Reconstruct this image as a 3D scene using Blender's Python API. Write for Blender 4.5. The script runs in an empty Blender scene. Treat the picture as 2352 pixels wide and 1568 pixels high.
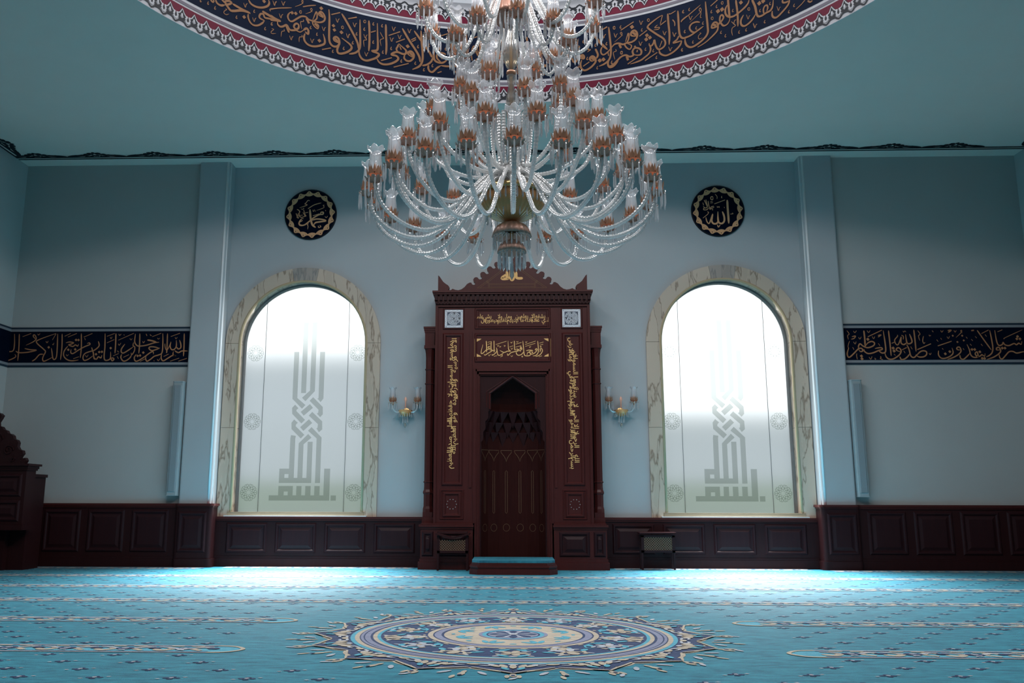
import bpy, bmesh, math, random
from mathutils import Vector, Matrix
random.seed(7)
PI = math.pi
SC = bpy.context.scene
C = SC.collection

# ---------------------------------------------------------------- camera
F_PX = 1985.9
pitch, yaw, roll = 0.1844, -0.0334, 0.0022
cam_d = bpy.data.cameras.new('camera')
cam_d.sensor_width = 36.0
cam_d.lens = F_PX / 2352 * 36.0
cam_d.shift_x = 62.76 / 2352
cam_d.clip_start, cam_d.clip_end = 0.05, 200
cam = bpy.data.objects.new('camera', cam_d)
C.objects.link(cam)
fw = Vector((math.sin(yaw) * math.cos(pitch), math.cos(yaw) * math.cos(pitch), math.sin(pitch)))
r0 = Vector((math.cos(yaw), -math.sin(yaw), 0))
u0 = r0.cross(fw)
rr = r0 * math.cos(roll) + u0 * math.sin(roll)
uu = u0 * math.cos(roll) - r0 * math.sin(roll)
cam.matrix_world = Matrix(((rr.x, uu.x, -fw.x, 0.006), (rr.y, uu.y, -fw.y, -10.505), (rr.z, uu.z, -fw.z, 0.772), (0, 0, 0, 1)))
SC.camera = cam

# ---------------------------------------------------------------- light
SKY = 1.75           # overcast sky outside
DOME_W = 56.0       # daylight through each dome window
REAR_W = 0.0      # daylight through the rear windows
EXPOSURE = 0.2
w = bpy.data.worlds.new('overcast_sky')
SC.world = w
w.use_nodes = True
bg = w.node_tree.nodes['Background']
bg.inputs[0].default_value = (0.93, 0.97, 1.0, 1)
bg.inputs[1].default_value = SKY

def area(name, loc, direction, sx, sy, watts, col=(1, 1, 1), spread=PI):
    l = bpy.data.lights.new(name, 'AREA')
    l.shape = 'RECTANGLE'
    l.size, l.size_y = sx, sy
    l.energy = watts
    l.color = col
    l.spread = spread
    o = bpy.data.objects.new(name, l)
    o.location = loc
    o.rotation_euler = Vector(direction).to_track_quat('-Z', 'Y').to_euler()
    C.objects.link(o)
    return o

DC = Vector((0, -5.14, 0))      # centre of the dome
DR = 3.69
N_DW = 10
for i in range(N_DW):
    a = 2 * PI * (i + .5) / N_DW
    area('dome_daylight', (DC.x + 3.3 * math.sin(a), DC.y + 3.3 * math.cos(a), 7.15),
         (-math.sin(a), -math.cos(a), -1.5), .9, .8, DOME_W, (1, .96, .95), math.radians(164))
if REAR_W:
    for x in (-3.4, 3.4):
        area('rear_daylight', (x, -13.75, 2.6), (0, 1, -.1), 1.6, 2.6, REAR_W, (.9, .96, 1))
WIN_W, WIN_SIDE_W = 145.0, 3.2
for sx in (-1, 1):
    for z in (1.5, 2.7):
        area('window_floor_boost', (sx * 2.69, .20, z), (0, -1, -1.75), 1.4, .4, WIN_W / 2, (.95, .98, 1), math.radians(86))  # added lamps on the room side of the panes, boost window light on the carpet
    area('window_side_boost', (sx * 3.30, .30, 2.0), (sx, -.55, 0), .35, 2.7, WIN_SIDE_W, (.95, .98, 1), math.radians(110))  # added lamp, brightens the pilaster edge beyond what the pane gives
vs = SC.view_settings
vs.view_transform = 'Standard'
vs.look = 'None'
vs.exposure = EXPOSURE
vs.gamma = 1
vs.use_curve_mapping = False
cy = SC.cycles
cy.max_bounces = 14
cy.diffuse_bounces = 5
cy.glossy_bounces = 5
cy.transmission_bounces = 10
cy.transparent_max_bounces = 24
cy.caustics_reflective = False
cy.caustics_refractive = False
cy.sample_clamp_indirect = 4
cy.use_denoising = True

# ---------------------------------------------------------------- materials
def new_mat(name):
    m = bpy.data.materials.new(name)
    m.use_nodes = True
    nt = m.node_tree
    b = nt.nodes['Principled BSDF']
    return m, nt, b

def paint(name, col, rough=.75, var=.06, scale=6, bump=.0, spec=.08):
    m, nt, b = new_mat(name)
    tc = nt.nodes.new('ShaderNodeTexCoord')
    n = nt.nodes.new('ShaderNodeTexNoise')
    n.inputs['Scale'].default_value = scale
    n.inputs['Detail'].default_value = 5
    nt.links.new(tc.outputs['Object'], n.inputs['Vector'])
    mx = nt.nodes.new('ShaderNodeMix')
    mx.data_type = 'RGBA'
    mx.inputs['A'].default_value = (*[c * (1 - var) for c in col], 1)
    mx.inputs['B'].default_value = (*[min(1, c * (1 + var)) for c in col], 1)
    nt.links.new(n.outputs['Fac'], mx.inputs['Factor'])
    nt.links.new(mx.outputs['Result'], b.inputs['Base Color'])
    b.inputs['Roughness'].default_value = rough
    b.inputs['Specular IOR Level'].default_value = spec
    if bump:
        n2 = nt.nodes.new('ShaderNodeTexNoise')
        n2.inputs['Scale'].default_value = 220
        nt.links.new(tc.outputs['Object'], n2.inputs['Vector'])
        bp = nt.nodes.new('ShaderNodeBump')
        bp.inputs['Strength'].default_value = bump
        bp.inputs['Distance'].default_value = .004
        nt.links.new(n2.outputs['Fac'], bp.inputs['Height'])
        nt.links.new(bp.outputs['Normal'], b.inputs['Normal'])
    return m

def wood(name, c1, c2, rough=.38, axis='Z', spec=.22):
    m, nt, b = new_mat(name)
    tc = nt.nodes.new('ShaderNodeTexCoord')
    mp = nt.nodes.new('ShaderNodeMapping')
    s = {'Z': (30, 30, 2.2), 'X': (2.2, 30, 30)}[axis]
    mp.inputs['Scale'].default_value = s
    n = nt.nodes.new('ShaderNodeTexNoise')
    n.inputs['Scale'].default_value = 1.5
    n.inputs['Detail'].default_value = 8
    n.inputs['Distortion'].default_value = .6
    nt.links.new(tc.outputs['Object'], mp.inputs['Vector'])
    nt.links.new(mp.outputs['Vector'], n.inputs['Vector'])
    mx = nt.nodes.new('ShaderNodeMix')
    mx.data_type = 'RGBA'
    mx.inputs['A'].default_value = (*c1, 1)
    mx.inputs['B'].default_value = (*c2, 1)
    nt.links.new(n.outputs['Fac'], mx.inputs['Factor'])
    nt.links.new(mx.outputs['Result'], b.inputs['Base Color'])
    b.inputs['Roughness'].default_value = rough
    b.inputs['Specular IOR Level'].default_value = spec
    return m

M = {}
M['wall'] = paint('wall_paint', (.42, .445, .46), .7, .03, 3, .15)
M['wall_bay'] = paint('wall_paint_bay', (.43, .44, .43), .7, .03, 3, .15)
M['ceiling'] = paint('ceiling_paint', (.76, .67, .60), .75, .03, 3, .1)
M['plaster'] = paint('dome_plaster', (.72, .74, .78), .8, .03, 3)
M['navy'] = paint('navy_paint', (.0015, .0045, .014), .6, .15, 4, 0, .03)
M['gold_paint'] = paint('ochre_lettering', (.135, .068, .033), .5, .1, 8)
M['bronze_paint'] = paint('bronze_lettering', (.44, .20, .095), .5, .12, 8)
M['plaque_bronze'] = paint('plaque_bronze', (.72, .38, .20), .5, .1, 8)
M['gold_leaf'] = paint('gilt_lettering', (.80, .47, .19), .4, .1, 20)
M['white_line'] = paint('white_line_paint', (.25, .26, .28), .6, .03, 8)
M['grey_line'] = paint('grey_line_paint', (.085, .08, .10), .6, .05, 8)
M['crimson'] = paint('crimson_paint', (.065, .003, .014), .55, .1, 8)
M['black'] = paint('black_paint', (.012, .014, .018), .5, .1, 8)
M['dark_line'] = paint('dark_band_line', (.02, .035, .055), .6, .1, 8)
M['wood'] = wood('mahogany', (.082, .016, .014), (.042, .009, .009))
M['wood_h'] = wood('mahogany_across', (.082, .016, .014), (.042, .009, .009), axis='X')
M['wood_dark'] = wood('dark_mahogany', (.034, .009, .010), (.019, .006, .007), .45, spec=.15)
M['wood_panel'] = wood('panel_mahogany', (.034, .010, .012), (.020, .007, .009), .45, spec=.15)
M['wood_niche'] = wood('niche_wood', (.042, .011, .009), (.022, .006, .006), .5, spec=.05)
M['lattice'] = wood('lattice_wood', (.22, .12, .075), (.15, .08, .05), .5)
M['inlay'] = paint('dull_inlay', (.16, .09, .055), .5, .1, 30)
M['silver'] = paint('silver_dots', (.45, .45, .45), .3, .05, 30)
M['kufic_white'] = paint('white_kufic_plate', (.78, .79, .83), .5, .03, 20)
M['kufic_grey'] = paint('grey_kufic_lines', (.10, .11, .14), .5, .05, 20)
M['cream'] = paint('cream_bead', (.45, .35, .22), .4, .05, 6)
M['frame'] = paint('grey_window_frame', (.18, .18, .18), .4, .05, 6)
M['sill_tan'] = paint('tan_sill', (.24, .18, .12), .5, .05, 6)
M['corner_white'] = paint('glossy_corner_white', (.85, .88, .90), .35, .02, 6, 0, .5)
M['sill'] = paint('pale_sill', (.62, .78, .84), .4, .05, 6)
M['speaker'] = paint('grey_speaker', (.32, .37, .385), .5, .04, 10)
M['grille'] = paint('speaker_grille', (.24, .28, .30), .6, .08, 120)
M['ext_wall'] = paint('render_far_house', (.30, .33, .38), .8, .1, 1)
M['ext_green'] = paint('far_hedge', (.10, .17, .10), .9, .3, 3)
M['ext_ground'] = paint('yard_ground', (.22, .30, .22), .9, .2, 1)

def marble(name, base, vein):
    m, nt, b = new_mat(name)
    tc = nt.nodes.new('ShaderNodeTexCoord')
    mp = nt.nodes.new('ShaderNodeMapping')
    mp.inputs['Rotation'].default_value = (0, math.radians(-38), 0)
    mp.inputs['Scale'].default_value = (5.0, 2, 1.1)
    nt.links.new(tc.outputs['Object'], mp.inputs['Vector'])
    n = nt.nodes.new('ShaderNodeTexNoise')
    n.inputs['Scale'].default_value = 1.5
    n.inputs['Detail'].default_value = 4
    n.inputs['Distortion'].default_value = .25
    nt.links.new(mp.outputs['Vector'], n.inputs['Vector'])
    r = nt.nodes.new('ShaderNodeValToRGB')
    e = r.color_ramp.elements
    e[0].position, e[0].color = .40, (*base, 1)
    e[1].position, e[1].color = .60, (*[c * .9 for c in base], 1)
    for p, cc in ((.50, base), (.535, vein), (.55, [c * .8 for c in base]), (.575, base)):
        k = r.color_ramp.elements.new(p)
        k.color = (*cc, 1)
    nt.links.new(n.outputs['Fac'], r.inputs['Fac'])
    nt.links.new(r.outputs['Color'], b.inputs['Base Color'])
    b.inputs['Roughness'].default_value = .3
    return m
M['marble'] = marble('veined_marble', (.54, .44, .35), (.25, .18, .13))
M['marble_key'] = marble('grey_keystone_marble', (.36, .31, .275), (.22, .21, .2))

def carpet(name, col, dark, rough=.8):
    m, nt, b = new_mat(name)
    tc = nt.nodes.new('ShaderNodeTexCoord')
    mp = nt.nodes.new('ShaderNodeMapping')
    mp.inputs['Scale'].default_value = (2.2, 9, 1)
    nt.links.new(tc.outputs['Object'], mp.inputs['Vector'])
    n = nt.nodes.new('ShaderNodeTexNoise')
    n.inputs['Scale'].default_value = 3.0
    n.inputs['Detail'].default_value = 9
    n.inputs['Roughness'].default_value = .7
    nt.links.new(mp.outputs['Vector'], n.inputs['Vector'])
    r = nt.nodes.new('ShaderNodeValToRGB')
    r.color_ramp.elements[0].position = .36
    r.color_ramp.elements[0].color = (*dark, 1)
    r.color_ramp.elements[1].position = .60
    r.color_ramp.elements[1].color = (*col, 1)
    nt.links.new(n.outputs['Fac'], r.inputs['Fac'])
    n2 = nt.nodes.new('ShaderNodeTexNoise')
    n2.inputs['Scale'].default_value = 260
    n2.inputs['Detail'].default_value = 2
    nt.links.new(tc.outputs['Object'], n2.inputs['Vector'])
    mx = nt.nodes.new('ShaderNodeMix')
    mx.data_type = 'RGBA'
    mx.blend_type = 'OVERLAY'
    mx.inputs['Factor'].default_value = .35
    nt.links.new(r.outputs['Color'], mx.inputs['A'])
    nt.links.new(n2.outputs['Color'], mx.inputs['B'])
    hs = nt.nodes.new('ShaderNodeHueSaturation')
    nt.links.new(mx.outputs['Result'], hs.inputs['Color'])
    nt.links.new(hs.outputs['Color'], b.inputs['Base Color'])
    bp = nt.nodes.new('ShaderNodeBump')
    bp.inputs['Strength'].default_value = .5
    bp.inputs['Distance'].default_value = .01
    nt.links.new(n2.outputs['Fac'], bp.inputs['Height'])
    nt.links.new(bp.outputs['Normal'], b.inputs['Normal'])
    b.inputs['Roughness'].default_value = rough
    b.inputs['Specular IOR Level'].default_value = .35
    b.inputs['Sheen Weight'].default_value = .08
    b.inputs['Sheen Roughness'].default_value = .4
    return m
M['carpet'] = carpet('turquoise_carpet', (.025, .245, .335), (.008, .115, .18), .7)
M['c_cream'] = carpet('cream_pile', (.50, .45, .36), (.36, .32, .26))
M['c_white'] = carpet('pale_pile', (.46, .50, .56), (.34, .38, .44))
M['c_navy'] = carpet('navy_pile', (.034, .062, .15), (.020, .040, .10))
M['c_grey'] = carpet('lilac_grey_pile', (.24, .27, .38), (.18, .20, .30))
M['c_teal'] = carpet('light_teal_pile', (.10, .40, .52), (.06, .28, .40))

def glass_thin(name, tint, frost=.10, gloss=.5, rough=.06):
    m = bpy.data.materials.new(name)
    m.use_nodes = True
    nt = m.node_tree
    nt.nodes.clear()
    out = nt.nodes.new('ShaderNodeOutputMaterial')
    tr = nt.nodes.new('ShaderNodeBsdfTransparent')
    tr.inputs[0].default_value = (*tint, 1)
    gl = nt.nodes.new('ShaderNodeBsdfGlossy')
    gl.inputs['Roughness'].default_value = rough
    df = nt.nodes.new('ShaderNodeBsdfTranslucent')
    df.inputs[0].default_value = (.9, .92, .95, 1)
    d2 = nt.nodes.new('ShaderNodeBsdfDiffuse')
    d2.inputs[0].default_value = (.9, .92, .95, 1)
    dm = nt.nodes.new('ShaderNodeMixShader')
    nt.links.new(df.outputs[0], dm.inputs[1]); nt.links.new(d2.outputs[0], dm.inputs[2])
    lw = nt.nodes.new('ShaderNodeLayerWeight')
    lw.inputs['Blend'].default_value = gloss
    m1 = nt.nodes.new('ShaderNodeMixShader')
    m1.inputs[0].default_value = frost
    nt.links.new(tr.outputs[0], m1.inputs[1]); nt.links.new(dm.outputs[0], m1.inputs[2])
    m2 = nt.nodes.new('ShaderNodeMixShader')
    nt.links.new(lw.outputs['Facing'], m2.inputs[0])
    nt.links.new(m1.outputs[0], m2.inputs[1]); nt.links.new(gl.outputs[0], m2.inputs[2])
    nt.links.new(m2.outputs[0], out.inputs[0])
    return m
M['shade_glass'] = glass_thin('clear_shade_glass', (.97, .98, 1), .36, .30, .05)
M['drop_glass'] = glass_thin('cut_crystal', (.96, .98, .99), .55, .5, .03)
M['amber_glass'] = glass_thin('smoked_gold_glass', (.70, .62, .48), .25, .45, .08)

def arm_glass():
    m = bpy.data.materials.new('twisted_arm_glass')
    m.use_nodes = True
    nt = m.node_tree
    nt.nodes.clear()
    out = nt.nodes.new('ShaderNodeOutputMaterial')
    g = nt.nodes.new('ShaderNodeBsdfGlass')
    g.inputs['Roughness'].default_value = .03
    g.inputs['IOR'].default_value = 1.5
    d = nt.nodes.new('ShaderNodeBsdfDiffuse')
    d.inputs[0].default_value = (.98, 1, 1, 1)
    t = nt.nodes.new('ShaderNodeBsdfTranslucent')
    t.inputs[0].default_value = (.98, 1, 1, 1)
    gl = nt.nodes.new('ShaderNodeBsdfGlossy')
    gl.inputs['Roughness'].default_value = .2
    a = nt.nodes.new('ShaderNodeAddShader')
    dm = nt.nodes.new('ShaderNodeMixShader')
    nt.links.new(d.outputs[0], dm.inputs[1]); nt.links.new(t.outputs[0], dm.inputs[2])
    dg = nt.nodes.new('ShaderNodeMixShader')
    dg.inputs[0].default_value = .33
    nt.links.new(dm.outputs[0], dg.inputs[1]); nt.links.new(gl.outputs[0], dg.inputs[2])
    mx = nt.nodes.new('ShaderNodeMixShader')
    mx.inputs[0].default_value = .88
    nt.links.new(g.outputs[0], mx.inputs[1]); nt.links.new(dg.outputs[0], mx.inputs[2])
    nt.links.new(mx.outputs[0], out.inputs[0])
    return m
M['arm_glass'] = arm_glass()

def metal(name, col, rough, metallic=1.0):
    m, nt, b = new_mat(name)
    b.inputs['Base Color'].default_value = (*col, 1)
    b.inputs['Metallic'].default_value = metallic
    b.inputs['Roughness'].default_value = rough
    return m
M['copper'] = metal('copper_flower', (.50, .27, .17), .25, .5)
M['gold'] = metal('antique_gold', (.55, .38, .16), .3)
M['rose'] = metal('rose_gold_glass', (.85, .46, .34), .3, .05)
M['wire'] = paint('dark_wire', (.05, .045, .04), .5, .1, 30)
M['bulb'] = paint('candle_bulb', (.85, .55, .42), .4, .05, 30)
M['smoke'] = metal('gilt_bowl', (.75, .36, .14), .25, .15)

def frosted():
    m = bpy.data.materials.new('sandblasted_pane')
    m.use_nodes = True
    nt = m.node_tree
    nt.nodes.clear()
    out = nt.nodes.new('ShaderNodeOutputMaterial')
    t = nt.nodes.new('ShaderNodeBsdfTranslucent')
    t.inputs[0].default_value = (.90, .92, .92, 1)
    rf = nt.nodes.new('ShaderNodeBsdfRefraction')
    rf.inputs['Roughness'].default_value = .55
    rf.inputs['IOR'].default_value = 1.12
    rf.inputs[0].default_value = (.95, .97, .97, 1)
    mx = nt.nodes.new('ShaderNodeMixShader')
    mx.inputs[0].default_value = .66
    nt.links.new(t.outputs[0], mx.inputs[1]); nt.links.new(rf.outputs[0], mx.inputs[2])
    nt.links.new(mx.outputs[0], out.inputs[0])
    return m
M['pane'] = frosted()

def film():
    m = bpy.data.materials.new('etched_film')
    m.use_nodes = True
    nt = m.node_tree
    nt.nodes.clear()
    out = nt.nodes.new('ShaderNodeOutputMaterial')
    t = nt.nodes.new('ShaderNodeBsdfTransparent')
    t.inputs[0].default_value = (.64, .66, .64, 1)
    nt.links.new(t.outputs[0], out.inputs[0])
    return m
M['film'] = film()

# ---------------------------------------------------------------- mesh helpers
class MB:
    def __init__(s):
        s.v, s.f, s.m, s.mats = [], [], [], []
        s.cur = 0
        s.isl = []
    def mat(s, m):
        if m not in s.mats: s.mats.append(m)
        s.cur = s.mats.index(m); return s
    def add(s, vs, fs):
        b = len(s.v)
        s.isl.append((b, b + len(vs)))
        s.v += [tuple(p) for p in vs]
        s.f += [tuple(i + b for i in f) for f in fs]
        s.m += [s.cur] * len(fs)
        return s
    def box(s, x0, x1, y0, y1, z0, z1):
        vs = [(x, y, z) for x in (x0, x1) for y in (y0, y1) for z in (z0, z1)]
        return s.add(vs, [(0, 1, 3, 2), (4, 6, 7, 5), (0, 4, 5, 1), (2, 3, 7, 6), (0, 2, 6, 4), (1, 5, 7, 3)])
    def panel(s, x0, x1, z0, z1, y, d, bev):          # raised field panel facing -Y
        a = [(x0, y, z0), (x1, y, z0), (x1, y, z1), (x0, y, z1)]
        b = [(x0 + bev, y - d, z0 + bev), (x1 - bev, y - d, z0 + bev), (x1 - bev, y - d, z1 - bev), (x0 + bev, y - d, z1 - bev)]
        return s.add(a + b, [(i, (i + 1) % 4, 4 + (i + 1) % 4, 4 + i) for i in range(4)] + [(4, 5, 6, 7)])
    def frame(s, x0, x1, z0, z1, y, d, wd):           # moulding frame facing -Y
        for k, (o, h) in enumerate(((0, 0), (wd * .35, d), (wd * .7, d), (wd, 0))):
            s.v += [(x0 + o, y - h, z0 + o), (x1 - o, y - h, z0 + o), (x1 - o, y - h, z1 - o), (x0 + o, y - h, z1 - o)]
        b = len(s.v) - 16
        for k in range(3):
            for i in range(4):
                j = (i + 1) % 4
                s.f.append((b + 4 * k + i, b + 4 * k + j, b + 4 * k + 4 + j, b + 4 * k + 4 + i)); s.m.append(s.cur)
        return s
    def prism(s, poly, y0, y1):                       # (x,z) outline between two y
        n = len(poly)
        vs = [(x, y0, z) for x, z in poly] + [(x, y1, z) for x, z in poly]
        return s.add(vs, [tuple(range(n)), tuple(range(2 * n - 1, n - 1, -1))] + [(i, i + n, (i + 1) % n + n, (i + 1) % n) for i in range(n)])
    def lathe(s, prof, seg=24, c=(0, 0, 0), a0=0, a1=2 * PI, fl=None, cap=False):
        full = abs(a1 - a0 - 2 * PI) < 1e-6
        n = seg if full else seg + 1
        vs = []
        for k, (r, z) in enumerate(prof):
            for i in range(n):
                a = a0 + (a1 - a0) * i / seg
                q, dz = (r, 0) if fl is None else fl(r, z, a, k)
                vs.append((c[0] + q * math.sin(a), c[1] + q * math.cos(a), c[2] + z + dz))
        fs = []
        for k in range(len(prof) - 1):
            for i in range(seg):
                j = (i + 1) % n
                fs.append((k * n + i, k * n + j, (k + 1) * n + j, (k + 1) * n + i))
        return s.add(vs, fs)
    def tube(s, pts, rad, seg=8, lobes=0, depth=0., twist=0., caps=True):
        pts = [Vector(p) for p in pts]
        n = len(pts)
        t0 = (pts[1] - pts[0]).normalized()
        ref = Vector((0, 0, 1)) if abs(t0.z) < .9 else Vector((1, 0, 0))
        nx = t0.cross(ref).normalized()
        vs, L = [], 0
        for k in range(n):
            t = (pts[min(k + 1, n - 1)] - pts[max(k - 1, 0)]).normalized()
            nx = (nx - t * nx.dot(t)).normalized()
            by = t.cross(nx)
            if k: L += (pts[k] - pts[k - 1]).length
            r = rad(k / (n - 1)) if callable(rad) else rad
            for i in range(seg):
                a = 2 * PI * i / seg
                q = r * (1 + depth * math.cos(lobes * a + twist * L) * math.cos(lobes * a - twist * L)) if lobes else r
                aa = a
                vs.append(pts[k] + nx * (q * math.cos(aa)) + by * (q * math.sin(aa)))
        fs = [(k * seg + i, k * seg + (i + 1) % seg, (k + 1) * seg + (i + 1) % seg, (k + 1) * seg + i) for k in range(n - 1) for i in range(seg)]
        if caps: fs += [tuple(range(seg - 1, -1, -1)), tuple(range((n - 1) * seg, n * seg))]
        return s.add(vs, fs)
    def spread(s, step=2.2e-5, n=28):                 # paint layers: every stroke a hair above the one before
        eye = Vector((0, -5.2, 2.2))
        fi = 0
        for k, (a, b) in enumerate(s.isl):
            while fi < len(s.f) and s.f[fi][0] < a: fi += 1
            f = s.f[fi]
            p, q, r = (Vector(s.v[f[i]]) for i in range(3))
            nn = (q - p).cross(r - p)
            if nn.length < 1e-12: continue
            nn.normalize()
            if nn.dot(eye - p) < 0: nn = -nn
            d = nn * (step * (k % n))
            for i in range(a, b): s.v[i] = (s.v[i][0] + d.x, s.v[i][1] + d.y, s.v[i][2] + d.z)
        return s
    def mesh(s, name, mat=None, smooth=False):
        me = bpy.data.meshes.new(name)
        me.from_pydata(s.v, [], s.f)
        for m in (s.mats or [mat]): me.materials.append(M[m] if isinstance(m, str) else m)
        if s.mats:
            me.polygons.foreach_set('material_index', s.m)
        if smooth: me.polygons.foreach_set('use_smooth', [True] * len(s.f))
        me.update()
        return me

PAINTED = {'lettering', 'chain_border', 'painted_scroll', 'carpet_stripe', 'carpet_flowers', 'carpet_medallion', 'leaf_border', 'upper_inscription', 'lower_inscription', 'upright_inscription', 'inlay_lines', 'gilt_word', 'corner_bracket', 'maze_lines', 'dark_knots'}
def wloc(o):
    p = Vector(o.location)
    while o.parent:
        o = o.parent; p += Vector(o.location)
    return p

def obj(name, mb, mat, parent=None, smooth=False, kind=None, local=False):
    """links the shape as ONE mesh object; shapes are given in room coordinates"""
    if isinstance(mb, MB):
        if name in PAINTED: mb.spread()
        me = mb.mesh(name, mat, smooth)
        if parent is not None and not local:
            me.transform(Matrix.Translation(-wloc(parent)))
    else:
        me = mb
    o = bpy.data.objects.new(name, me)
    C.objects.link(o)
    if parent is not None: o.parent = parent
    if kind: o['kind'] = kind
    return o

def thing(name, label, cat, loc=(0, 0, 0), group=None):
    o = bpy.data.objects.new(name, None)
    o.empty_display_size = .1
    o.location = loc
    C.objects.link(o)
    o['label'] = label; o['category'] = cat
    if group: o['group'] = group
    return o

def struct(name, mb, mat, smooth=False):
    return obj(name, mb, mat, None, smooth, 'structure')

def clean(o):
    bm = bmesh.new(); bm.from_mesh(o.data)
    bmesh.ops.recalc_face_normals(bm, faces=bm.faces)
    bm.to_mesh(o.data); bm.free()
    return o

def smooth_pts(P, sub=5):
    if len(P) < 3: return P
    out = []
    n = len(P)
    for i in range(n - 1):
        p0 = P[max(i - 1, 0)]; p1 = P[i]; p2 = P[i + 1]; p3 = P[min(i + 2, n - 1)]
        for k in range(sub):
            t = k / sub
            out.append(tuple(.5 * ((2 * p1[j]) + (-p0[j] + p2[j]) * t + (2 * p0[j] - 5 * p1[j] + 4 * p2[j] - p3[j]) * t * t + (-p0[j] + 3 * p1[j] - 3 * p2[j] + p3[j]) * t ** 3) for j in range(len(p1))))
    out.append(P[-1])
    return out

def pen(mb, P, wd, place, taper=True, sm=True):
    """a flat pen stroke along P in (u,v) metres; place(u,v) -> room point"""
    Q = smooth_pts(P) if sm else P
    n = len(Q)
    vs = []
    for k in range(n):
        a = Q[max(k - 1, 0)]; b = Q[min(k + 1, n - 1)]
        dx, dy = b[0] - a[0], b[1] - a[1]
        l = math.hypot(dx, dy) or 1
        h = wd / 2
        if taper and n > 3:
            t = k / (n - 1)
            h *= min(1, .45 + 5 * t, .35 + 4 * (1 - t))
        ox, oy = -dy / l * h, dx / l * h
        vs.append(place(Q[k][0] + ox, Q[k][1] + oy)); vs.append(place(Q[k][0] - ox, Q[k][1] - oy))
    mb.add(vs, [(2 * k, 2 * k + 1, 2 * k + 3, 2 * k + 2) for k in range(n - 1)])

def strokes(mb, data, place):
    for st in data.split('|'):
        n = [int(q) for q in st.split()]
        P = [(n[i] / 1000, n[i + 1] / 1000) for i in range(1, len(n), 2)]
        pen(mb, P, n[0] / 1000, place)

def disc(mb, cx, cy, rx, place, ry=None, n=10, rot=0.):
    ry = ry or rx
    P = []
    for i in range(n):
        a = 2 * PI * i / n
        x, y = rx * math.cos(a), ry * math.sin(a)
        P.append(place(cx + x * math.cos(rot) - y * math.sin(rot), cy + x * math.sin(rot) + y * math.cos(rot)))
    mb.add(P, [tuple(range(n))])

def ring(mb, r0_, r1_, place, seg=96, wob=None):
    vs = []
    for i in range(seg):
        a = 2 * PI * i / seg
        k = wob(a) if wob else 0
        for r in (r0_, r1_ + k):
            vs.append(place(r * math.cos(a), r * math.sin(a)))
    mb.add(vs, [(2 * i, 2 * ((i + 1) % seg), 2 * ((i + 1) % seg) + 1, 2 * i + 1) for i in range(seg)])

# arabic shaping: base letter -> isolated, final, initial, medial forms
AR = {}
def _ar(ch, iso, n):
    AR[ch] = (iso, iso + 1, iso + 2 if n == 4 else None, iso + 3 if n == 4 else None)
for ch, iso, n in (('\u0627', 0xFE8D, 2), ('\u0628', 0xFE8F, 4), ('\u0629', 0xFE93, 2), ('\u062A', 0xFE95, 4), ('\u062B', 0xFE99, 4), ('\u062C', 0xFE9D, 4), ('\u062D', 0xFEA1, 4),
        ('\u062E', 0xFEA5, 4), ('\u062F', 0xFEA9, 2), ('\u0630', 0xFEAB, 2), ('\u0631', 0xFEAD, 2), ('\u0632', 0xFEAF, 2), ('\u0633', 0xFEB1, 4), ('\u0634', 0xFEB5, 4), ('\u0635', 0xFEB9, 4),
        ('\u0636', 0xFEBD, 4), ('\u0637', 0xFEC1, 4), ('\u0638', 0xFEC5, 4), ('\u0639', 0xFEC9, 4), ('\u063A', 0xFECD, 4), ('\u0641', 0xFED1, 4), ('\u0642', 0xFED5, 4), ('\u0643', 0xFED9, 4),
        ('\u0644', 0xFEDD, 4), ('\u0645', 0xFEE1, 4), ('\u0646', 0xFEE5, 4), ('\u0647', 0xFEE9, 4), ('\u0648', 0xFEED, 2), ('\u0649', 0xFEEF, 2), ('\u064A', 0xFEF1, 4)):
    _ar(ch, iso, n)
def shape_word(wd):
    out, prev = [], False
    i = 0
    while i < len(wd):
        ch = wd[i]
        if ch == '\u0644' and i + 1 < len(wd) and wd[i + 1] == '\u0627':
            out.append(chr(0xFEFC if prev else 0xFEFB)); prev = False; i += 2; continue
        iso, fin, ini, med = AR[ch]
        nxt = i + 1 < len(wd)
        if ini is None:
            out.append(chr(fin if prev else iso)); prev = False
        else:
            out.append(chr((med if nxt else fin) if prev else (ini if nxt else iso))); prev = nxt
        i += 1
    return ''.join(reversed(out))
_tm = {}
def word_mesh(wd):
    if wd not in _tm:
        cu = bpy.data.curves.new('t', 'FONT')
        cu.body = shape_word(wd); cu.resolution_u = 2; cu.offset = .014
        o = bpy.data.objects.new('t', cu)
        C.objects.link(o)
        bpy.context.view_layer.update()
        me = bpy.data.meshes.new_from_object(o.evaluated_get(bpy.context.evaluated_depsgraph_get()))
        v = [tuple(p.co[:2]) for p in me.vertices]
        f = [tuple(p.vertices) for p in me.polygons]
        bpy.data.objects.remove(o); bpy.data.curves.remove(cu); bpy.data.meshes.remove(me)
        x0 = min(p[0] for p in v)
        v = [(p[0] - x0, p[1]) for p in v]
        _tm[wd] = (v, f, max(p[0] for p in v))
    return _tm[wd]
def two_tier(mb, text, length, height, place):
    """words set right to left in two interlocking tiers, filling length x height; place(u from right edge, v)"""
    ws = text.split()
    x, items = 0., []
    for k, wd in enumerate(ws):
        v, f, wid = word_mesh(wd)
        items.append((x + wid, (k % 2) * .58, v, f, wid))
        x += wid * .56 + .02
    tot = max(i[0] for i in items)
    s = length / tot
    ys = [p[1] + i[1] for i in items for p in i[2]]
    y0, y1 = min(ys), max(ys)
    for xe, dy, v, f, wid in items:
        mb.add([place((xe - p[0]) * s, (p[1] + dy - y0) / (y1 - y0) * height) for p in v], f)

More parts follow.
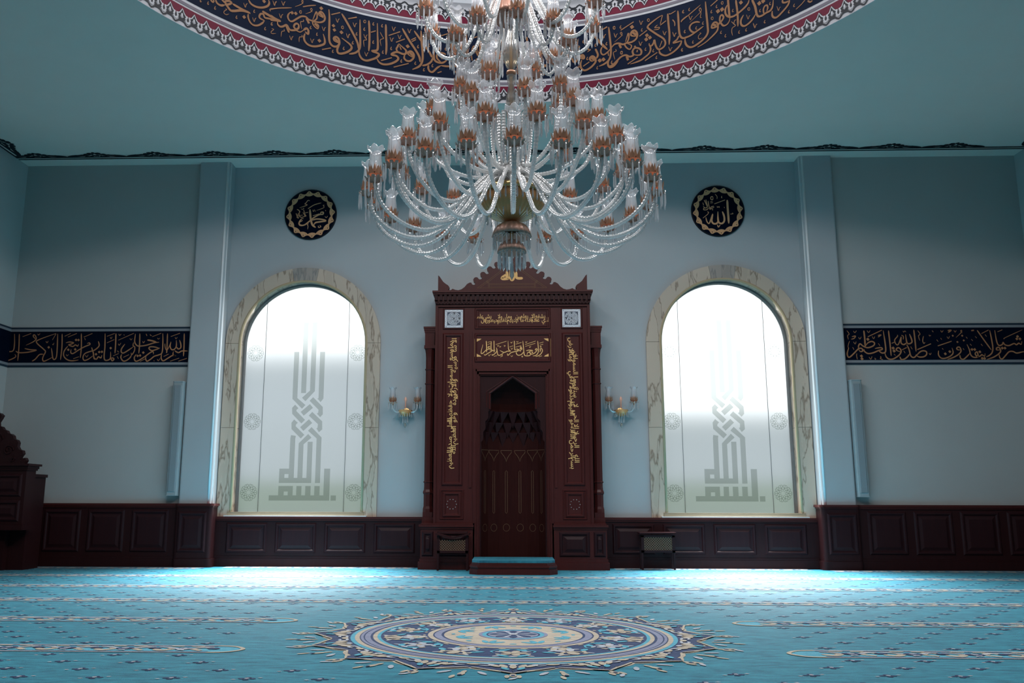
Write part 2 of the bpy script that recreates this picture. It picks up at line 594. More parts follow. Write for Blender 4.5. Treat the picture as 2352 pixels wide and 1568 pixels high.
# traced pen strokes: width, then u v pairs, millimetres on their surface
S_DOME = '''22 -3343 158 -3324 131 -3283 127 -3243 150|25 -3278 189 -3236 177 -3218 157 -3175 124 -3134 135 -3045 178 -2954 184|25 -3155 202 -3038 189 -2955 188|21 -3245 189 -3197 215 -3168 209 -3195 180 -3243 150|19 -3399 131 -3373 120 -3359 147|22 -2983 324 -2952 292 -2894 285 -2828 304 -2772 344 -2753 385 -2763 418|34 -2823 391 -2800 372|34 -3032 126 -3010 108|8 -3036 268 -3015 228 -3007 261 -2993 279|8 -2716 430 -2695 387 -2686 420 -2672 439|8 -2930 154 -2909 113 -2900 145 -2887 163|12 -2736 299 -2741 318 -2713 338 -2643 370|19 -2978 170 -2976 130 -2953 90 -2915 73 -2866 89 -2819 133 -2796 171|20 -2796 171 -2846 176 -2855 197 -2840 228 -2812 235 -2793 205 -2740 214 -2657 225 -2616 232|28 -2826 263 -2742 247 -2616 228|8 -3232 114 -3216 114 -3239 87 -3245 64 -3220 56 -3188 78|8 -2714 112 -2689 113 -2716 77 -2707 60 -2662 77|9 -3101 99 -3110 72 -3104 65 -3094 76|9 -3340 90 -3350 63 -3343 56 -3333 68|9 -2910 246 -2920 220 -2914 212 -2903 223|9 -2711 185 -2721 159 -2715 150 -2705 162|9 -2780 105 -2790 78 -2783 70 -2773 81|9 -3420 103 -3429 77 -3423 70 -3413 82|9 -3502 90 -3511 64 -3505 57 -3495 69|26 -2735 254 -2672 236 -2613 233|21 -2732 204 -2671 220 -2613 233|21 -2650 215 -2648 187 -2622 171 -2590 183 -2550 215 -2523 186 -2498 174 -2441 198 -2467 219 -2460 251 -2436 272 -2414 259 -2417 224 -2441 198 -2398 187 -2358 222|23 -2553 205 -2535 169 -2517 138|24 -2358 222 -2326 254 -2305 236 -2307 196 -2341 211|19 -2507 379 -2531 349 -2540 312 -2519 277 -2486 280 -2438 327 -2390 370 -2340 383 -2306 364 -2260 362 -2184 369 -2135 402 -2124 445 -2143 483 -2173 499 -2197 470 -2187 447 -2132 434|30 -2185 482 -2145 443|26 -2331 369 -2300 319|15 -2260 375 -2223 483 -2215 407 -2259 350 -2245 311 -2202 290 -2196 335 -2247 349|26 -2238 339 -2199 313|32 -2505 384 -2484 365|32 -2464 391 -2442 372|32 -2036 389 -2015 368|32 -2024 343 -2003 321|35 -2182 550 -2159 528|34 -2188 169 -2165 147|35 -1945 338 -1922 315|12 -2738 319 -2657 366 -2501 430|12 -2378 486 -2304 525 -2230 555|12 -2055 501 -1956 555|12 -1862 509 -1766 550|12 -2143 65 -2045 112|8 -2375 521 -2393 541 -2383 562 -2378 538 -2404 502 -2465 456|8 -2268 463 -2290 482 -2282 502 -2271 488 -2289 456 -2346 415|9 -2389 422 -2392 410 -2400 402 -2408 404 -2412 414 -2409 425 -2401 433 -2392 431 -2389 422|9 -1911 392 -1914 380 -1922 373 -1931 375 -1935 385 -1932 397 -1923 404 -1915 402 -1911 392|8 -2638 313 -2617 270 -2608 303 -2594 321|8 -2714 424 -2694 381 -2685 415 -2671 433|8 -2618 464 -2597 421 -2588 455 -2575 473|8 -2511 108 -2491 65 -2482 97 -2468 115|8 -2278 154 -2258 109 -2248 142 -2235 159|8 -2154 331 -2133 286 -2124 319 -2110 336|8 -2004 477 -1983 431 -1974 464 -1960 481|8 -1879 328 -1859 281 -1849 314 -1835 331|8 -1808 479 -1788 431 -1778 465 -1764 482|9 -2368 343 -2363 323 -2395 304 -2389 267 -2379 228|8 -2576 159 -2571 139 -2599 121 -2605 60|9 -2376 161 -2371 141 -2400 127 -2402 71|23 -2340 190 -2350 139 -2332 94 -2285 71 -2219 79 -2145 118 -2117 148 -2119 195 -2138 249|9 -2276 299 -2286 272 -2280 263 -2269 274|9 -2203 245 -2213 218 -2207 209 -2196 220|10 -1797 259 -1808 232 -1801 222 -1791 233|9 -1897 168 -1907 141 -1901 131 -1890 142|9 -2018 100 -2028 74 -2022 64 -2011 75|9 -2709 187 -2718 160 -2712 151 -2702 163|24 -2084 554 -2074 452 -2072 321 -2067 201 -2047 155 -2013 139 -1971 154 -1952 194 -1962 240 -1992 257 -2016 233 -2007 205 -1956 193|24 -1955 163 -1974 114 -1960 75 -1911 84 -1845 127 -1813 174 -1835 212 -1929 262|26 -2012 239 -1961 201|25 -1938 548 -1890 482 -1828 389 -1770 293 -1743 234 -1738 182|22 -1839 96 -1778 122 -1737 161 -1718 218 -1722 349 -1729 534|24 -1729 167 -1723 116 -1692 74 -1642 64 -1584 90 -1531 123 -1502 164 -1528 181 -1583 191 -1529 212 -1518 263 -1525 395 -1531 537|23 -1628 546 -1618 418 -1615 286 -1620 179|23 -1434 544 -1429 415 -1421 282 -1425 179|24 -1522 111 -1500 76 -1450 59 -1379 77 -1309 121 -1284 160 -1310 187 -1361 191 -1340 217 -1294 235 -1235 222 -1202 232 -1198 269 -1237 303 -1284 339|20 -1284 330 -1296 297 -1308 268 -1290 235|13 -1253 269 -1271 310|22 -1210 218 -1218 176 -1192 149 -1150 151 -1113 192 -1110 238 -1140 269 -1169 256 -1172 228 -1126 199|26 -1160 257 -1113 210|35 -1192 337 -1169 310|25 -1246 531 -1176 416 -1089 290 -1046 215 -1037 154|24 -1032 538 -1022 395 -1009 261 -1012 170 -1044 103 -1123 52|12 -1863 507 -1766 554|12 -1601 411 -1547 441|12 -1399 416 -1270 486|12 -1314 350 -1214 408|12 -1142 408 -1088 444|12 -1133 389 -1088 421|12 -1478 98 -1356 157|12 -1334 47 -1166 119|8 -1807 478 -1787 430 -1778 464 -1763 481|8 -1880 331 -1860 283 -1851 317 -1837 334|8 -1666 164 -1646 116 -1636 149 -1622 165|8 -1364 534 -1344 483 -1334 517 -1320 533|8 -1384 399 -1364 349 -1354 383 -1340 399|8 -1295 448 -1275 397 -1265 431 -1250 447|8 -1185 539 -1165 488 -1155 522 -1140 538|8 -1682 372 -1662 324 -1652 357 -1638 374|9 -1662 341 -1649 309 -1680 293 -1672 220|9 -1497 437 -1470 389 -1457 369 -1494 339 -1480 271|9 -1911 391 -1914 379 -1922 372 -1930 374 -1934 384 -1931 396 -1923 403 -1914 401 -1911 391|9 -1662 526 -1665 514 -1674 507 -1682 510 -1686 520 -1683 533 -1674 539 -1666 537 -1662 526|10 -1571 539 -1582 512 -1576 502 -1565 512|10 -1472 538 -1483 511 -1476 501 -1466 511|10 -1672 452 -1683 425 -1676 415 -1666 426|10 -1758 374 -1768 347 -1762 337 -1752 347|10 -1798 258 -1809 231 -1803 221 -1792 231|10 -1567 321 -1578 294 -1572 284 -1561 294|9 -1898 166 -1908 140 -1902 130 -1892 140|10 -1363 287 -1373 260 -1367 250 -1357 260|10 -1456 224 -1466 198 -1460 187 -1450 198|10 -1244 156 -1255 130 -1249 119 -1239 129|10 -1059 360 -1070 333 -1064 323 -1053 332|10 -1085 154 -1096 128 -1090 117 -1079 126|24 -894 486 -889 455 -884 351 -882 238 -865 190 -818 173 -768 182 -714 233|20 -744 280 -786 294 -828 285 -849 255 -840 216 -802 184|22 -1011 114 -956 135 -911 176 -890 233|24 -1110 524 -1024 410 -938 295 -912 248 -903 227|22 -939 128 -943 92 -926 58 -892 53 -843 107 -801 139|22 -694 539 -682 372 -680 190|35 -838 356 -815 328|9 -731 347 -734 335 -742 329 -751 333 -754 345 -751 356 -743 362 -734 358 -731 347|9 -379 236 -382 225 -390 219 -399 224 -402 235 -399 247 -390 252 -382 248 -379 236|12 -1007 419 -906 480|12 -843 483 -725 539|12 -838 47 -792 68|15 -667 169 -634 239 -633 158|22 -801 139 -726 137 -650 148 -617 137 -604 97 -624 69 -646 94|20 -596 251 -566 109 -520 103 -474 137|22 -518 567 -509 384 -504 180|22 -453 115 -415 81 -369 96|22 -358 552 -349 347 -348 142|8 -834 293 -815 241 -805 274 -790 289|8 -517 618 -497 564 -487 596 -472 611|8 -406 344 -386 291 -376 323 -361 337|10 -933 393 -944 366 -938 355 -927 365|10 -1059 358 -1069 331 -1063 320 -1053 330|10 -784 260 -795 234 -789 223 -778 232|10 -891 149 -902 123 -896 112 -886 122|10 -987 88 -998 62 -992 52 -981 61|12 -425 508 -307 563|24 532 294 582 280 640 269 699 285 749 315 775 357|22 379 453 382 348 385 243|20 239 307 323 306 406 310|35 258 142 321 152 405 156|35 345 114 367 82|12 362 44 412 70|20 614 236 681 215 697 177 722 165 747 198 764 223 802 245 822 220 814 194 768 209|26 777 239 814 203|35 639 249 661 216|34 985 164 1006 130|34 1026 170 1048 137|37 605 391 628 356|22 793 183 779 131 791 76 828 53 882 73 928 111 950 148 938 194 910 212 884 189 904 154 946 162|26 901 200 938 158|22 949 296 965 257 976 215 959 177|11 874 320 866 299 895 295 857 269|26 916 508 992 378 1085 264|17 1028 309 1011 272 1014 231 1042 209 1089 236 1114 267|22 1104 534 1114 411 1123 275 1117 187 1094 133 1044 97 986 80|11 1089 236 1096 186|21 1094 133 1085 86 1105 47 1150 56 1201 105|9 833 399 830 388 821 384 813 390 810 402 814 413 822 416 830 411 833 399|9 1178 511 1174 500 1166 497 1158 503 1155 515 1158 526 1167 529 1175 523 1178 511|9 1252 192 1249 182 1240 179 1232 185 1229 197 1233 207 1241 210 1249 204 1252 192|8 918 399 897 430 908 444 914 418 897 389 816 324|12 957 483 1088 537|12 593 479 648 507|12 808 105 879 149|8 1030 471 1047 414 1058 443 1073 454|10 754 121 762 98 737 105 733 88 682 58|10 435 469 424 445 430 432 441 440|10 624 459 612 436 618 423 629 430|10 734 265 722 242 728 229 739 236|10 956 359 945 337 950 324 961 330|10 862 212 850 189 856 177 867 183|10 1081 356 1069 334 1075 321 1086 327|9 971 84 960 61 965 49 976 55|9 1134 124 1122 101 1127 89 1138 95|22 177 520 184 337 187 155|22 123 513 125 293 120 135|21 1130 278 1164 312 1210 316 1259 293 1300 302 1354 300 1404 324 1422 364 1415 406 1387 434 1357 419 1352 384 1385 364 1422 360|26 1370 416 1410 371|24 1217 301 1237 253|16 1288 318 1322 413 1327 363 1309 314 1279 289 1299 245 1335 219 1353 260 1308 292|35 1355 497 1376 462|21 1092 89 1100 61 1141 72 1192 115 1238 151 1288 159 1328 133 1370 141 1363 187 1389 221 1438 206 1461 169 1452 132 1411 132 1370 150|13 1412 167 1417 193|19 1386 248 1405 217|26 1296 144 1311 92|20 1550 241 1553 213 1578 207 1599 233 1609 265 1619 206 1638 157 1666 141 1708 157 1729 194 1711 252 1632 330 1548 417 1545 449 1596 485 1663 519 1709 533|9 1709 529 1681 435|19 1558 212 1564 167 1546 123 1500 90 1442 60 1334 43|32 1519 357 1538 324|32 1551 322 1570 290|32 1509 311 1529 278|22 1767 534 1771 418 1778 285 1769 166|22 1880 534 1882 429 1885 297 1895 234 1922 200 1976 192|19 1879 239 1857 202 1815 175 1909 174|20 1909 174 1886 124 1819 74 1745 51 1700 63 1664 98 1658 139|11 1652 434 1618 408 1667 399 1658 380 1605 385|9 1694 234 1663 164|12 1238 467 1386 537|12 1444 350 1531 400|12 1680 422 1747 456|12 1497 47 1636 112|12 1305 49 1418 107|12 1014 506 1086 542|12 1913 389 1923 412 1986 444|11 1783 533 1795 521 1858 541|8 1450 542 1467 484 1479 513 1493 522|8 1161 451 1178 394 1189 423 1204 434|8 1028 467 1046 410 1057 439 1072 450|8 1436 294 1453 237 1464 266 1479 275|8 1706 349 1723 292 1734 319 1749 328|8 1814 301 1830 244 1841 271 1856 280|8 1762 146 1779 90 1790 117 1805 126|9 1178 508 1175 498 1166 495 1158 501 1155 513 1159 524 1167 527 1175 521 1178 508|9 1563 513 1559 503 1551 500 1543 507 1540 519 1543 530 1552 532 1560 525 1563 513|9 1253 197 1249 186 1241 183 1233 189 1230 201 1234 212 1242 215 1250 208 1253 197|12 1817 449 1840 407 1839 364|8 1257 396 1233 432 1246 443 1252 415 1236 391 1164 339|9 1175 252 1182 228 1153 220 1152 185 1165 129|10 1244 526 1232 504 1238 491 1249 497|9 1480 437 1468 415 1474 402 1485 408|9 1946 520 1934 500 1939 487 1950 491|10 1082 356 1070 334 1076 321 1086 327|9 1514 199 1502 178 1507 165 1518 170|9 1599 161 1587 140 1592 127 1603 132|9 1134 119 1122 97 1128 85 1139 91|9 1631 74 1619 53 1624 41 1635 46|9 1915 84 1903 63 1909 51 1919 55|9 1952 288 1940 268 1946 255 1956 259|19 1931 199 1996 201 2071 229 2154 265|19 2116 321 2076 339 2031 336 2005 310 2004 276 2031 237 2071 224|22 2187 537 2192 384 2198 254 2195 171 2147 118 2064 77 2003 70 1960 105 1945 156 1947 186|19 2079 47 2166 74 2249 122 2300 164 2310 215 2300 252 2272 266 2247 246 2245 212 2298 211 2328 238 2357 257 2375 288 2360 319 2340 310 2333 265 2351 217 2374 191 2411 195 2437 227 2442 258|25 2255 251 2290 222|21 2422 409 2399 367 2401 312 2431 271 2479 257 2536 272 2603 303 2645 335 2659 371|23 2433 464 2439 268|21 2517 430 2528 266 2524 126|20 2591 229 2560 183 2561 133 2592 104 2640 114 2686 144 2721 187|23 2691 357 2718 271 2729 176|34 2309 395 2328 359|34 2354 399 2373 363|31 2561 394 2580 360|11 1918 389 1923 405 2024 460 2133 519|8 2139 369 2123 379 2133 427 2114 463 2127 485 2138 455 2121 431 2003 354|8 2107 204 2122 190 2097 177 2092 149 2107 131 2136 139|8 1998 442 2014 385 2026 411 2041 419|8 1812 304 1828 247 1840 274 1854 283|7 2622 220 2637 164 2649 189 2663 195|7 2690 98 2705 42 2716 66 2730 73|8 2264 316 2260 307 2252 305 2244 312 2241 324 2245 334 2253 335 2261 328 2264 316|8 2380 449 2377 440 2368 438 2361 446 2358 458 2362 467 2370 468 2378 461 2380 449|8 2662 266 2659 257 2651 256 2643 263 2640 275 2644 284 2652 285 2660 277 2662 266|9 2456 207 2482 172 2497 145 2464 133 2454 95 2463 46|9 2483 176 2492 205 2509 207|12 2241 465 2321 508|9 1942 523 1930 503 1936 490 1946 494|9 2012 526 2000 506 2006 493 2016 498|9 2253 416 2241 397 2246 384 2257 388|9 2312 454 2300 435 2305 422 2316 425|9 2485 340 2473 322 2478 309 2489 312|9 2080 288 2068 268 2073 255 2084 260|9 2155 318 2143 299 2148 286 2159 290|9 1953 285 1941 265 1946 253 1957 257|9 2036 139 2025 119 2030 107 2041 111|9 1912 87 1900 67 1905 54 1916 59|9 2345 145 2334 126 2339 114 2349 117|9 2391 91 2379 72 2384 59 2395 63|9 2540 77 2528 59 2533 46 2543 49|9 2616 72 2604 54 2609 41 2620 45|21 2689 358 2721 270 2732 183 2749 147 2785 140 2834 151 2879 156 2905 189 2917 256|17 2810 145 2805 196 2823 229 2847 227 2853 196 2839 165|20 2898 143 2895 96 2913 64 2948 56 3010 88 3065 127 3083 159 3084 178|18 3014 211 3016 182 3048 167 3076 170|33 2756 303 2775 267|33 2799 309 2818 273|10 3147 45 3208 71 3250 97|16 3276 76 3298 50 3326 51|7 2950 172 2964 117 2976 140 2990 146|7 2688 94 2703 39 2714 63 2729 69|9 2886 248 2874 231 2879 218 2890 221|9 3079 71 3067 54 3072 42 3082 44|9 3138 111 3126 94 3130 82 3141 84|9 2776 219 2764 202 2769 189 2780 192|9 2818 79 2806 62 2811 49 2821 52'''
S_LEFT = '''15 -5172 2875 -5160 2702 -5161 2597 -5151 2540 -5119 2529 -5079 2555 -5081 2639|15 -5074 2555 -5051 2524 -5031 2544 -5048 2560 -5074 2555|17 -5032 2875 -5025 2727 -5024 2617|15 -4780 2868 -4783 2769 -4753 2721 -4715 2711 -4632 2721 -4530 2752 -4468 2759|19 -4622 2789 -4558 2778 -4499 2757|13 -4797 2758 -4799 2716 -4777 2700 -4778 2648 -4806 2601 -4819 2627|15 -4906 2737 -4943 2680 -4945 2638 -4918 2622 -4863 2653 -4798 2700|15 -4937 2607 -4944 2565 -4915 2523 -4878 2523 -4829 2559 -4809 2601|15 -4725 2873 -4717 2726 -4719 2616|15 -4463 2683 -4526 2699 -4579 2700 -4593 2679 -4554 2652 -4493 2668 -4452 2686|15 -4749 2606 -4772 2564 -4758 2523 -4722 2522 -4647 2569 -4573 2626 -4537 2637 -4530 2605|15 -4429 2872 -4420 2751 -4422 2626 -4467 2595 -4518 2579 -4567 2538 -4607 2517 -4625 2548 -4622 2579|15 -4369 2872 -4362 2667 -4364 2620|10 -4394 2741 -4385 2688 -4362 2657 -4334 2709 -4317 2767|15 -4317 2761 -4324 2709 -4305 2667 -4269 2667 -4245 2709 -4251 2787|15 -4242 2698 -4217 2672 -4187 2688 -4190 2735 -4209 2787|15 -4154 2871 -4146 2698 -4145 2578|15 -4426 2605 -4427 2553 -4399 2521 -4344 2553 -4284 2589 -4247 2583 -4279 2599 -4277 2641|15 -4262 2651 -4214 2625 -4168 2646 -4095 2645|7 -4562 2831 -4450 2875|7 -4324 2832 -4210 2874|7 -4994 2788 -4801 2876|7 -5145 2838 -5048 2875|7 -5138 2754 -5047 2796|7 -4310 2516 -4198 2555|7 -4206 2516 -4099 2552|7 -5045 2586 -4975 2617|7 -4913 2567 -4843 2601|7 -4398 2576 -4337 2607|7 -4695 2515 -4630 2548|24 -4740 2595 -4723 2575|24 -4709 2600 -4692 2580|24 -5093 2696 -5076 2676|24 -5236 2646 -5219 2627|24 -5202 2649 -5185 2629|24 -5275 2618 -5258 2598|24 -4670 2637 -4653 2617|15 -5307 2650 -5258 2686 -5235 2723 -5252 2776|15 -5301 2639 -5289 2566 -5256 2545 -5233 2576 -5200 2561 -5190 2597|8 -4995 2869 -4983 2848 -4963 2869|8 -4990 2743 -4978 2722 -4957 2753|8 -4681 2773 -4669 2752 -4652 2778|8 -5102 2828 -5090 2807 -5076 2833|7 -4849 2811 -4831 2790 -4817 2811|7 -4493 2815 -4481 2799 -4462 2814|7 -4269 2824 -4257 2803 -4238 2824|8 -4643 2868 -4631 2841|7 -4591 2862 -4584 2847 -4569 2846|7 -4931 2859 -4920 2851|7 -4478 2543 -4461 2522 -4443 2553|7 -4519 2527 -4513 2517|7 -4993 2581 -4974 2549|7 -4993 2654 -4987 2638 -4971 2638|14 -5479 2877 -5463 2703 -5464 2561|14 -5726 2872 -5713 2704 -5716 2536|14 -5784 2873 -5773 2704 -5772 2578 -5795 2542 -5818 2563 -5836 2641 -5848 2689|14 -5829 2568 -5924 2521 -5948 2547 -5941 2589 -5920 2642 -5944 2673 -6048 2763 -6004 2805 -5806 2878|7 -5805 2873 -5845 2794|14 -5668 2756 -5621 2767 -5568 2756 -5598 2740 -5629 2730 -5574 2709 -5544 2729 -5511 2714 -5503 2740|14 -5638 2714 -5679 2651 -5679 2588 -5632 2541 -5568 2525 -5485 2535|14 -5592 2672 -5593 2630 -5561 2619 -5491 2666 -5416 2708 -5356 2734 -5368 2755 -5393 2745|14 -5280 2660 -5358 2640 -5413 2614 -5430 2567 -5411 2530 -5360 2545 -5306 2587|14 -5331 2697 -5305 2629 -5288 2556 -5270 2545|12 -6062 2805 -6098 2842 -6089 2863 -6066 2842 -6057 2805 -6096 2768 -6181 2727|14 -6193 2685 -6117 2669 -6038 2663 -6146 2637 -6261 2632 -6306 2653|14 -6281 2875 -6269 2706 -6266 2527|14 -6344 2875 -6330 2732 -6343 2654 -6421 2643 -6474 2602 -6469 2549 -6429 2523 -6347 2549 -6298 2580 -6312 2611|14 -6082 2522 -6042 2548 -5995 2605 -5943 2610|19 -6474 2796 -6430 2786|19 -6472 2728 -6454 2707|7 -5691 2841 -5616 2877|7 -5648 2830 -5537 2877|7 -5443 2829 -5336 2876|7 -6235 2838 -6128 2879|7 -5554 2551 -5483 2577|24 -5548 2803 -5531 2783|24 -5517 2802 -5499 2782|24 -5892 2709 -5875 2689|24 -5637 2677 -5619 2657|24 -5548 2682 -5530 2662|7 -5928 2778 -5910 2757 -5897 2783|7 -5840 2741 -5829 2731 -5821 2757|7 -5431 2818 -5419 2792|7 -6043 2874 -6031 2858 -6012 2879|7 -5649 2609 -5637 2588 -5617 2609|7 -5401 2598 -5383 2572 -5365 2603'''
S_RIGHT = '''7 4148 2740 4125 2677 4132 2647|16 4133 2657 4109 2589 4115 2545 4138 2541 4188 2584 4249 2642 4288 2647 4300 2618 4270 2608 4253 2632|16 4250 2647 4252 2676 4273 2705 4309 2676 4364 2656 4432 2680 4449 2714 4417 2734 4368 2715 4332 2671|18 4331 2871 4335 2778 4332 2676|16 4315 2637 4322 2608 4363 2583 4425 2593 4483 2617 4537 2636 4524 2656 4477 2651 4448 2644|16 4493 2617 4528 2590 4567 2597 4579 2636 4577 2728 4567 2870|16 4631 2870 4636 2704 4638 2553|16 4566 2587 4576 2544 4607 2515 4658 2515 4723 2553 4759 2596 4758 2635 4731 2655 4706 2635 4719 2616 4760 2601|16 4741 2543 4757 2509 4795 2514 4835 2543 4861 2577|16 4838 2693 4861 2630 4873 2557 4900 2533 4929 2543 4945 2572|16 4944 2557 4990 2601 5029 2615 5065 2605 5067 2571 5032 2542 4975 2538 4944 2557|16 4939 2878 4942 2751 4943 2606|16 4882 2825 4901 2761 4902 2722 4867 2703 4841 2722 4835 2820|16 4835 2713 4801 2693 4770 2718 4781 2791|12 4776 2791 4746 2713 4725 2689 4703 2708 4697 2752 4734 2796 4735 2815|10 4782 2810 4805 2796 4801 2757|9 4374 2793 4551 2875|11 4960 2630 5131 2702|9 4656 2709 4690 2723|9 4776 2628 4835 2657|29 4364 2773 4380 2748|29 4661 2662 4678 2638|29 4670 2626 4687 2601|29 4270 2564 4286 2540|29 4274 2530 4291 2506|12 4180 2793 4224 2803 4207 2774 4169 2762|13 4498 2807 4537 2816 4497 2787|9 4985 2868 5010 2824 4989 2800 5000 2741|10 5050 2799 5035 2741 5046 2707 5062 2722|9 4226 2584 4220 2560 4225 2511|9 4506 2549 4514 2534 4504 2520 4536 2508|8 4125 2872 4150 2828 4129 2808 4135 2759|7 4205 2867 4220 2845 4243 2871|7 4261 2788 4275 2764 4294 2793|7 4195 2730 4214 2703 4228 2735|7 4371 2871 4388 2846 4409 2873|7 4427 2797 4443 2768 4460 2797|7 4495 2709 4512 2680|7 4369 2540 4388 2513 4407 2549|7 4180 2662 4194 2632|7 4439 2530 4442 2510 4452 2520|7 4673 2577 4690 2558|7 4794 2616 4810 2587|7 4883 2669 4899 2635|8 5117 2814 5125 2799 5140 2809|8 5160 2867 5172 2848|7 4806 2864 4814 2849 4829 2864 4842 2849|7 5097 2586 5109 2566 5125 2590|15 5215 2616 5210 2562 5240 2523 5292 2523 5356 2552 5388 2591 5380 2650|15 5314 2508 5377 2528 5447 2566 5485 2610 5475 2654 5451 2659 5435 2640 5453 2625 5486 2625|15 5466 2561 5471 2522 5503 2508 5549 2542 5586 2581|15 5564 2693 5586 2629 5598 2561 5633 2532 5681 2541 5677 2600 5651 2575 5676 2541 5715 2551 5730 2565 5761 2546 5770 2580|15 5704 2869 5769 2756 5849 2623|15 5856 2868 5867 2746 5871 2648 5855 2589 5819 2555 5779 2536|15 5917 2868 5921 2770 5933 2696 5959 2677 5994 2696 6001 2716 6021 2686 6067 2676 6131 2701 6158 2686 6188 2705 6215 2690 6229 2729|15 5790 2507 5863 2531 5929 2570 5961 2608 5947 2652 5918 2648 5915 2623 5958 2623|15 5938 2565 5943 2526 5970 2511 6011 2550 6059 2598 6107 2603 6151 2583 6224 2598 6281 2602|11 5211 2675 5383 2733|8 6024 2760 6031 2774 6249 2872|8 5752 2827 5842 2871|8 5948 2848 6008 2873|26 5342 2615 5357 2592|26 5611 2640 5626 2618|26 5644 2640 5659 2618|26 5703 2611 5718 2588|26 5976 2656 5991 2634|26 6009 2656 6024 2634|26 6163 2770 6178 2748|26 6201 2770 6216 2748|27 6176 2800 6190 2777|26 5723 2530 5738 2508|26 5751 2530 5766 2508|26 5285 2588 5300 2565|15 5348 2866 5391 2870 5350 2841|15 5633 2864 5666 2869|8 5521 2835 5504 2860 5515 2870 5512 2845 5439 2777|7 5263 2871 5275 2846 5296 2871|7 5424 2870 5436 2846 5453 2870|7 5331 2792 5348 2767 5365 2797|7 5254 2773 5266 2753|7 5204 2753 5221 2729|7 5563 2786 5576 2766|7 5622 2756 5639 2737|7 5793 2815 5810 2790|7 5673 2791 5690 2771|7 5602 2698 5619 2678|7 5734 2697 5751 2673|7 5512 2644 5524 2625|7 5261 2645 5274 2630|19 5398 2810 5409 2793|19 5512 2809 5523 2793|19 5447 2731 5458 2715|19 5525 2750 5536 2734'''
S_PANEL = '''12 -326 2740 -321 2670 -321 2596|11 -275 2661 -294 2670 -303 2652 -275 2642 -326 2624 -371 2582 -389 2596 -367 2693|11 -264 2735 -262 2628 -212 2623|11 -230 2739 -228 2596|11 -284 2624 -248 2619 -307 2582 -339 2561 -353 2573|11 -253 2573 -248 2559 -212 2586 -193 2619 -202 2656|11 -189 2614 -184 2568 -157 2559 -107 2591|11 -157 2619 -111 2595 -84 2600 -66 2609 -25 2609 -43 2623 -52 2646 -56 2739|11 -66 2581 -57 2558 -20 2590 25 2604 62 2618 57 2636 25 2623|11 21 2738 25 2623|10 39 2613 66 2609 75 2632 93 2608 102 2627 121 2631|11 126 2738 134 2655 139 2590 152 2553 206 2553 225 2580 189 2594 175 2557|11 134 2599 107 2567 70 2558 48 2576 43 2604|11 166 2613 207 2622 248 2615 207 2603 225 2566|11 229 2566 270 2585 302 2622 293 2640 280 2626 302 2617|11 310 2737 316 2654 316 2598 288 2557 247 2548|11 284 2539 334 2561 366 2607 357 2640 339 2635 343 2617 334 2598|6 153 2691 285 2735|6 157 2668 280 2707|6 330 2707 381 2723|6 335 2682 376 2695|6 39 2697 112 2719|6 39 2659 107 2678|6 -38 2662 7 2676|6 -207 2693 -75 2734|6 -307 2721 -271 2730|6 -307 2693 -275 2707|6 -230 2545 -193 2554|6 -152 2538 -121 2549|6 324 2538 361 2550|16 341 2670 351 2656|16 91 2650 101 2636|16 104 2650 115 2636|16 97 2666 108 2652|16 -137 2570 -127 2556|16 238 2599 248 2585|16 113 2548 123 2535|6 -25 2725 -16 2711 -2 2729|6 48 2734 57 2720 71 2734|6 158 2729 167 2715 180 2733|6 203 2668 212 2654 226 2673|5 -298 2568 -289 2550 -271 2577|5 -25 2558 -12 2540 2 2558|6 -20 2650 -11 2632 2 2650|6 -189 2684 -180 2670 -166 2688|6 -166 2665 -143 2669 -161 2656|6 -111 2679 -89 2678 -107 2665'''
S_MEDL = '''26 -12 70 0 -28 12 -95 31 -145 74 -182|18 -101 -82 -147 -112 -134 -149 -75 -144 -12 -95 51 -41 115 -5 162 1 167 26 137 26 132 -11|20 17 -83 81 -65 158 -72 206 -91 136 -103 72 -114 49 -145|16 -114 -58 -147 -106 -134 -143 -86 -150|11 -39 77 44 131 138 158|8 181 124 163 124 176 99 153 81 77 54|8 29 64 36 39 53 57 66 36 47 70|8 32 -19 120 8|10 -17 187 -41 194 -64 163 -81 145 -50 132 -85 114 -150 93|11 -184 72 -154 53 -141 29|10 -148 53 -151 -8 -126 -39 -91 -33 -56 -15|10 -194 17 -174 -33 -161 -57|8 -105 28 -87 3 -67 -34|10 -95 65 -75 3 -56 -27|7 -139 -14 -104 -9|8 -70 22 -34 28|8 -22 -126 -39 -144 -27 -156 -31 -205|10 109 -157 115 -182 144 -170 126 -151|7 192 -30 211 -48 227 -24|7 195 56 201 44|8 -131 78 -107 71 -90 90|8 -185 -39 -150 -45|8 -164 16 -169 -14 -150 -27|7 -114 -58 -90 -58'''
S_MEDR = '''26 127 147 127 43 130 -77 131 -174|23 56 -10 76 -77 73 -143 37 -173 -2 -142 -1 -10|23 -2 -142 -26 -172 -66 -172 -87 -130 -66 -45|15 -71 -39 -98 -118 -123 -172 -150 -141 -159 -87|8 -200 -99 -129 -39 -133 -9 -117 -27|9 -42 94 98 147|8 -27 227 -3 196 -5 160|8 60 202 54 178 65 178|12 -54 173 -60 157 -71 151 -82 157 -86 173 -81 188 -69 195 -58 188 -54 173|8 -9 63 -4 45 8 57 19 44 22 63|11 -49 63 -84 52 -103 21 -44 51|11 -121 137 -113 64 -103 27|11 -172 149 -151 101 -136 52 -165 40 -187 65|11 -149 155 -140 101 -130 64|11 -176 46 -183 16 -143 16 -119 40|7 -93 106 -59 112|7 -93 124 -64 130|8 -191 113 -181 77|8 157 -47 192 -42 181 -30|12 -15 -190 -5 -221 19 -191|7 82 50 87 38|12 -72 20 -65 10'''
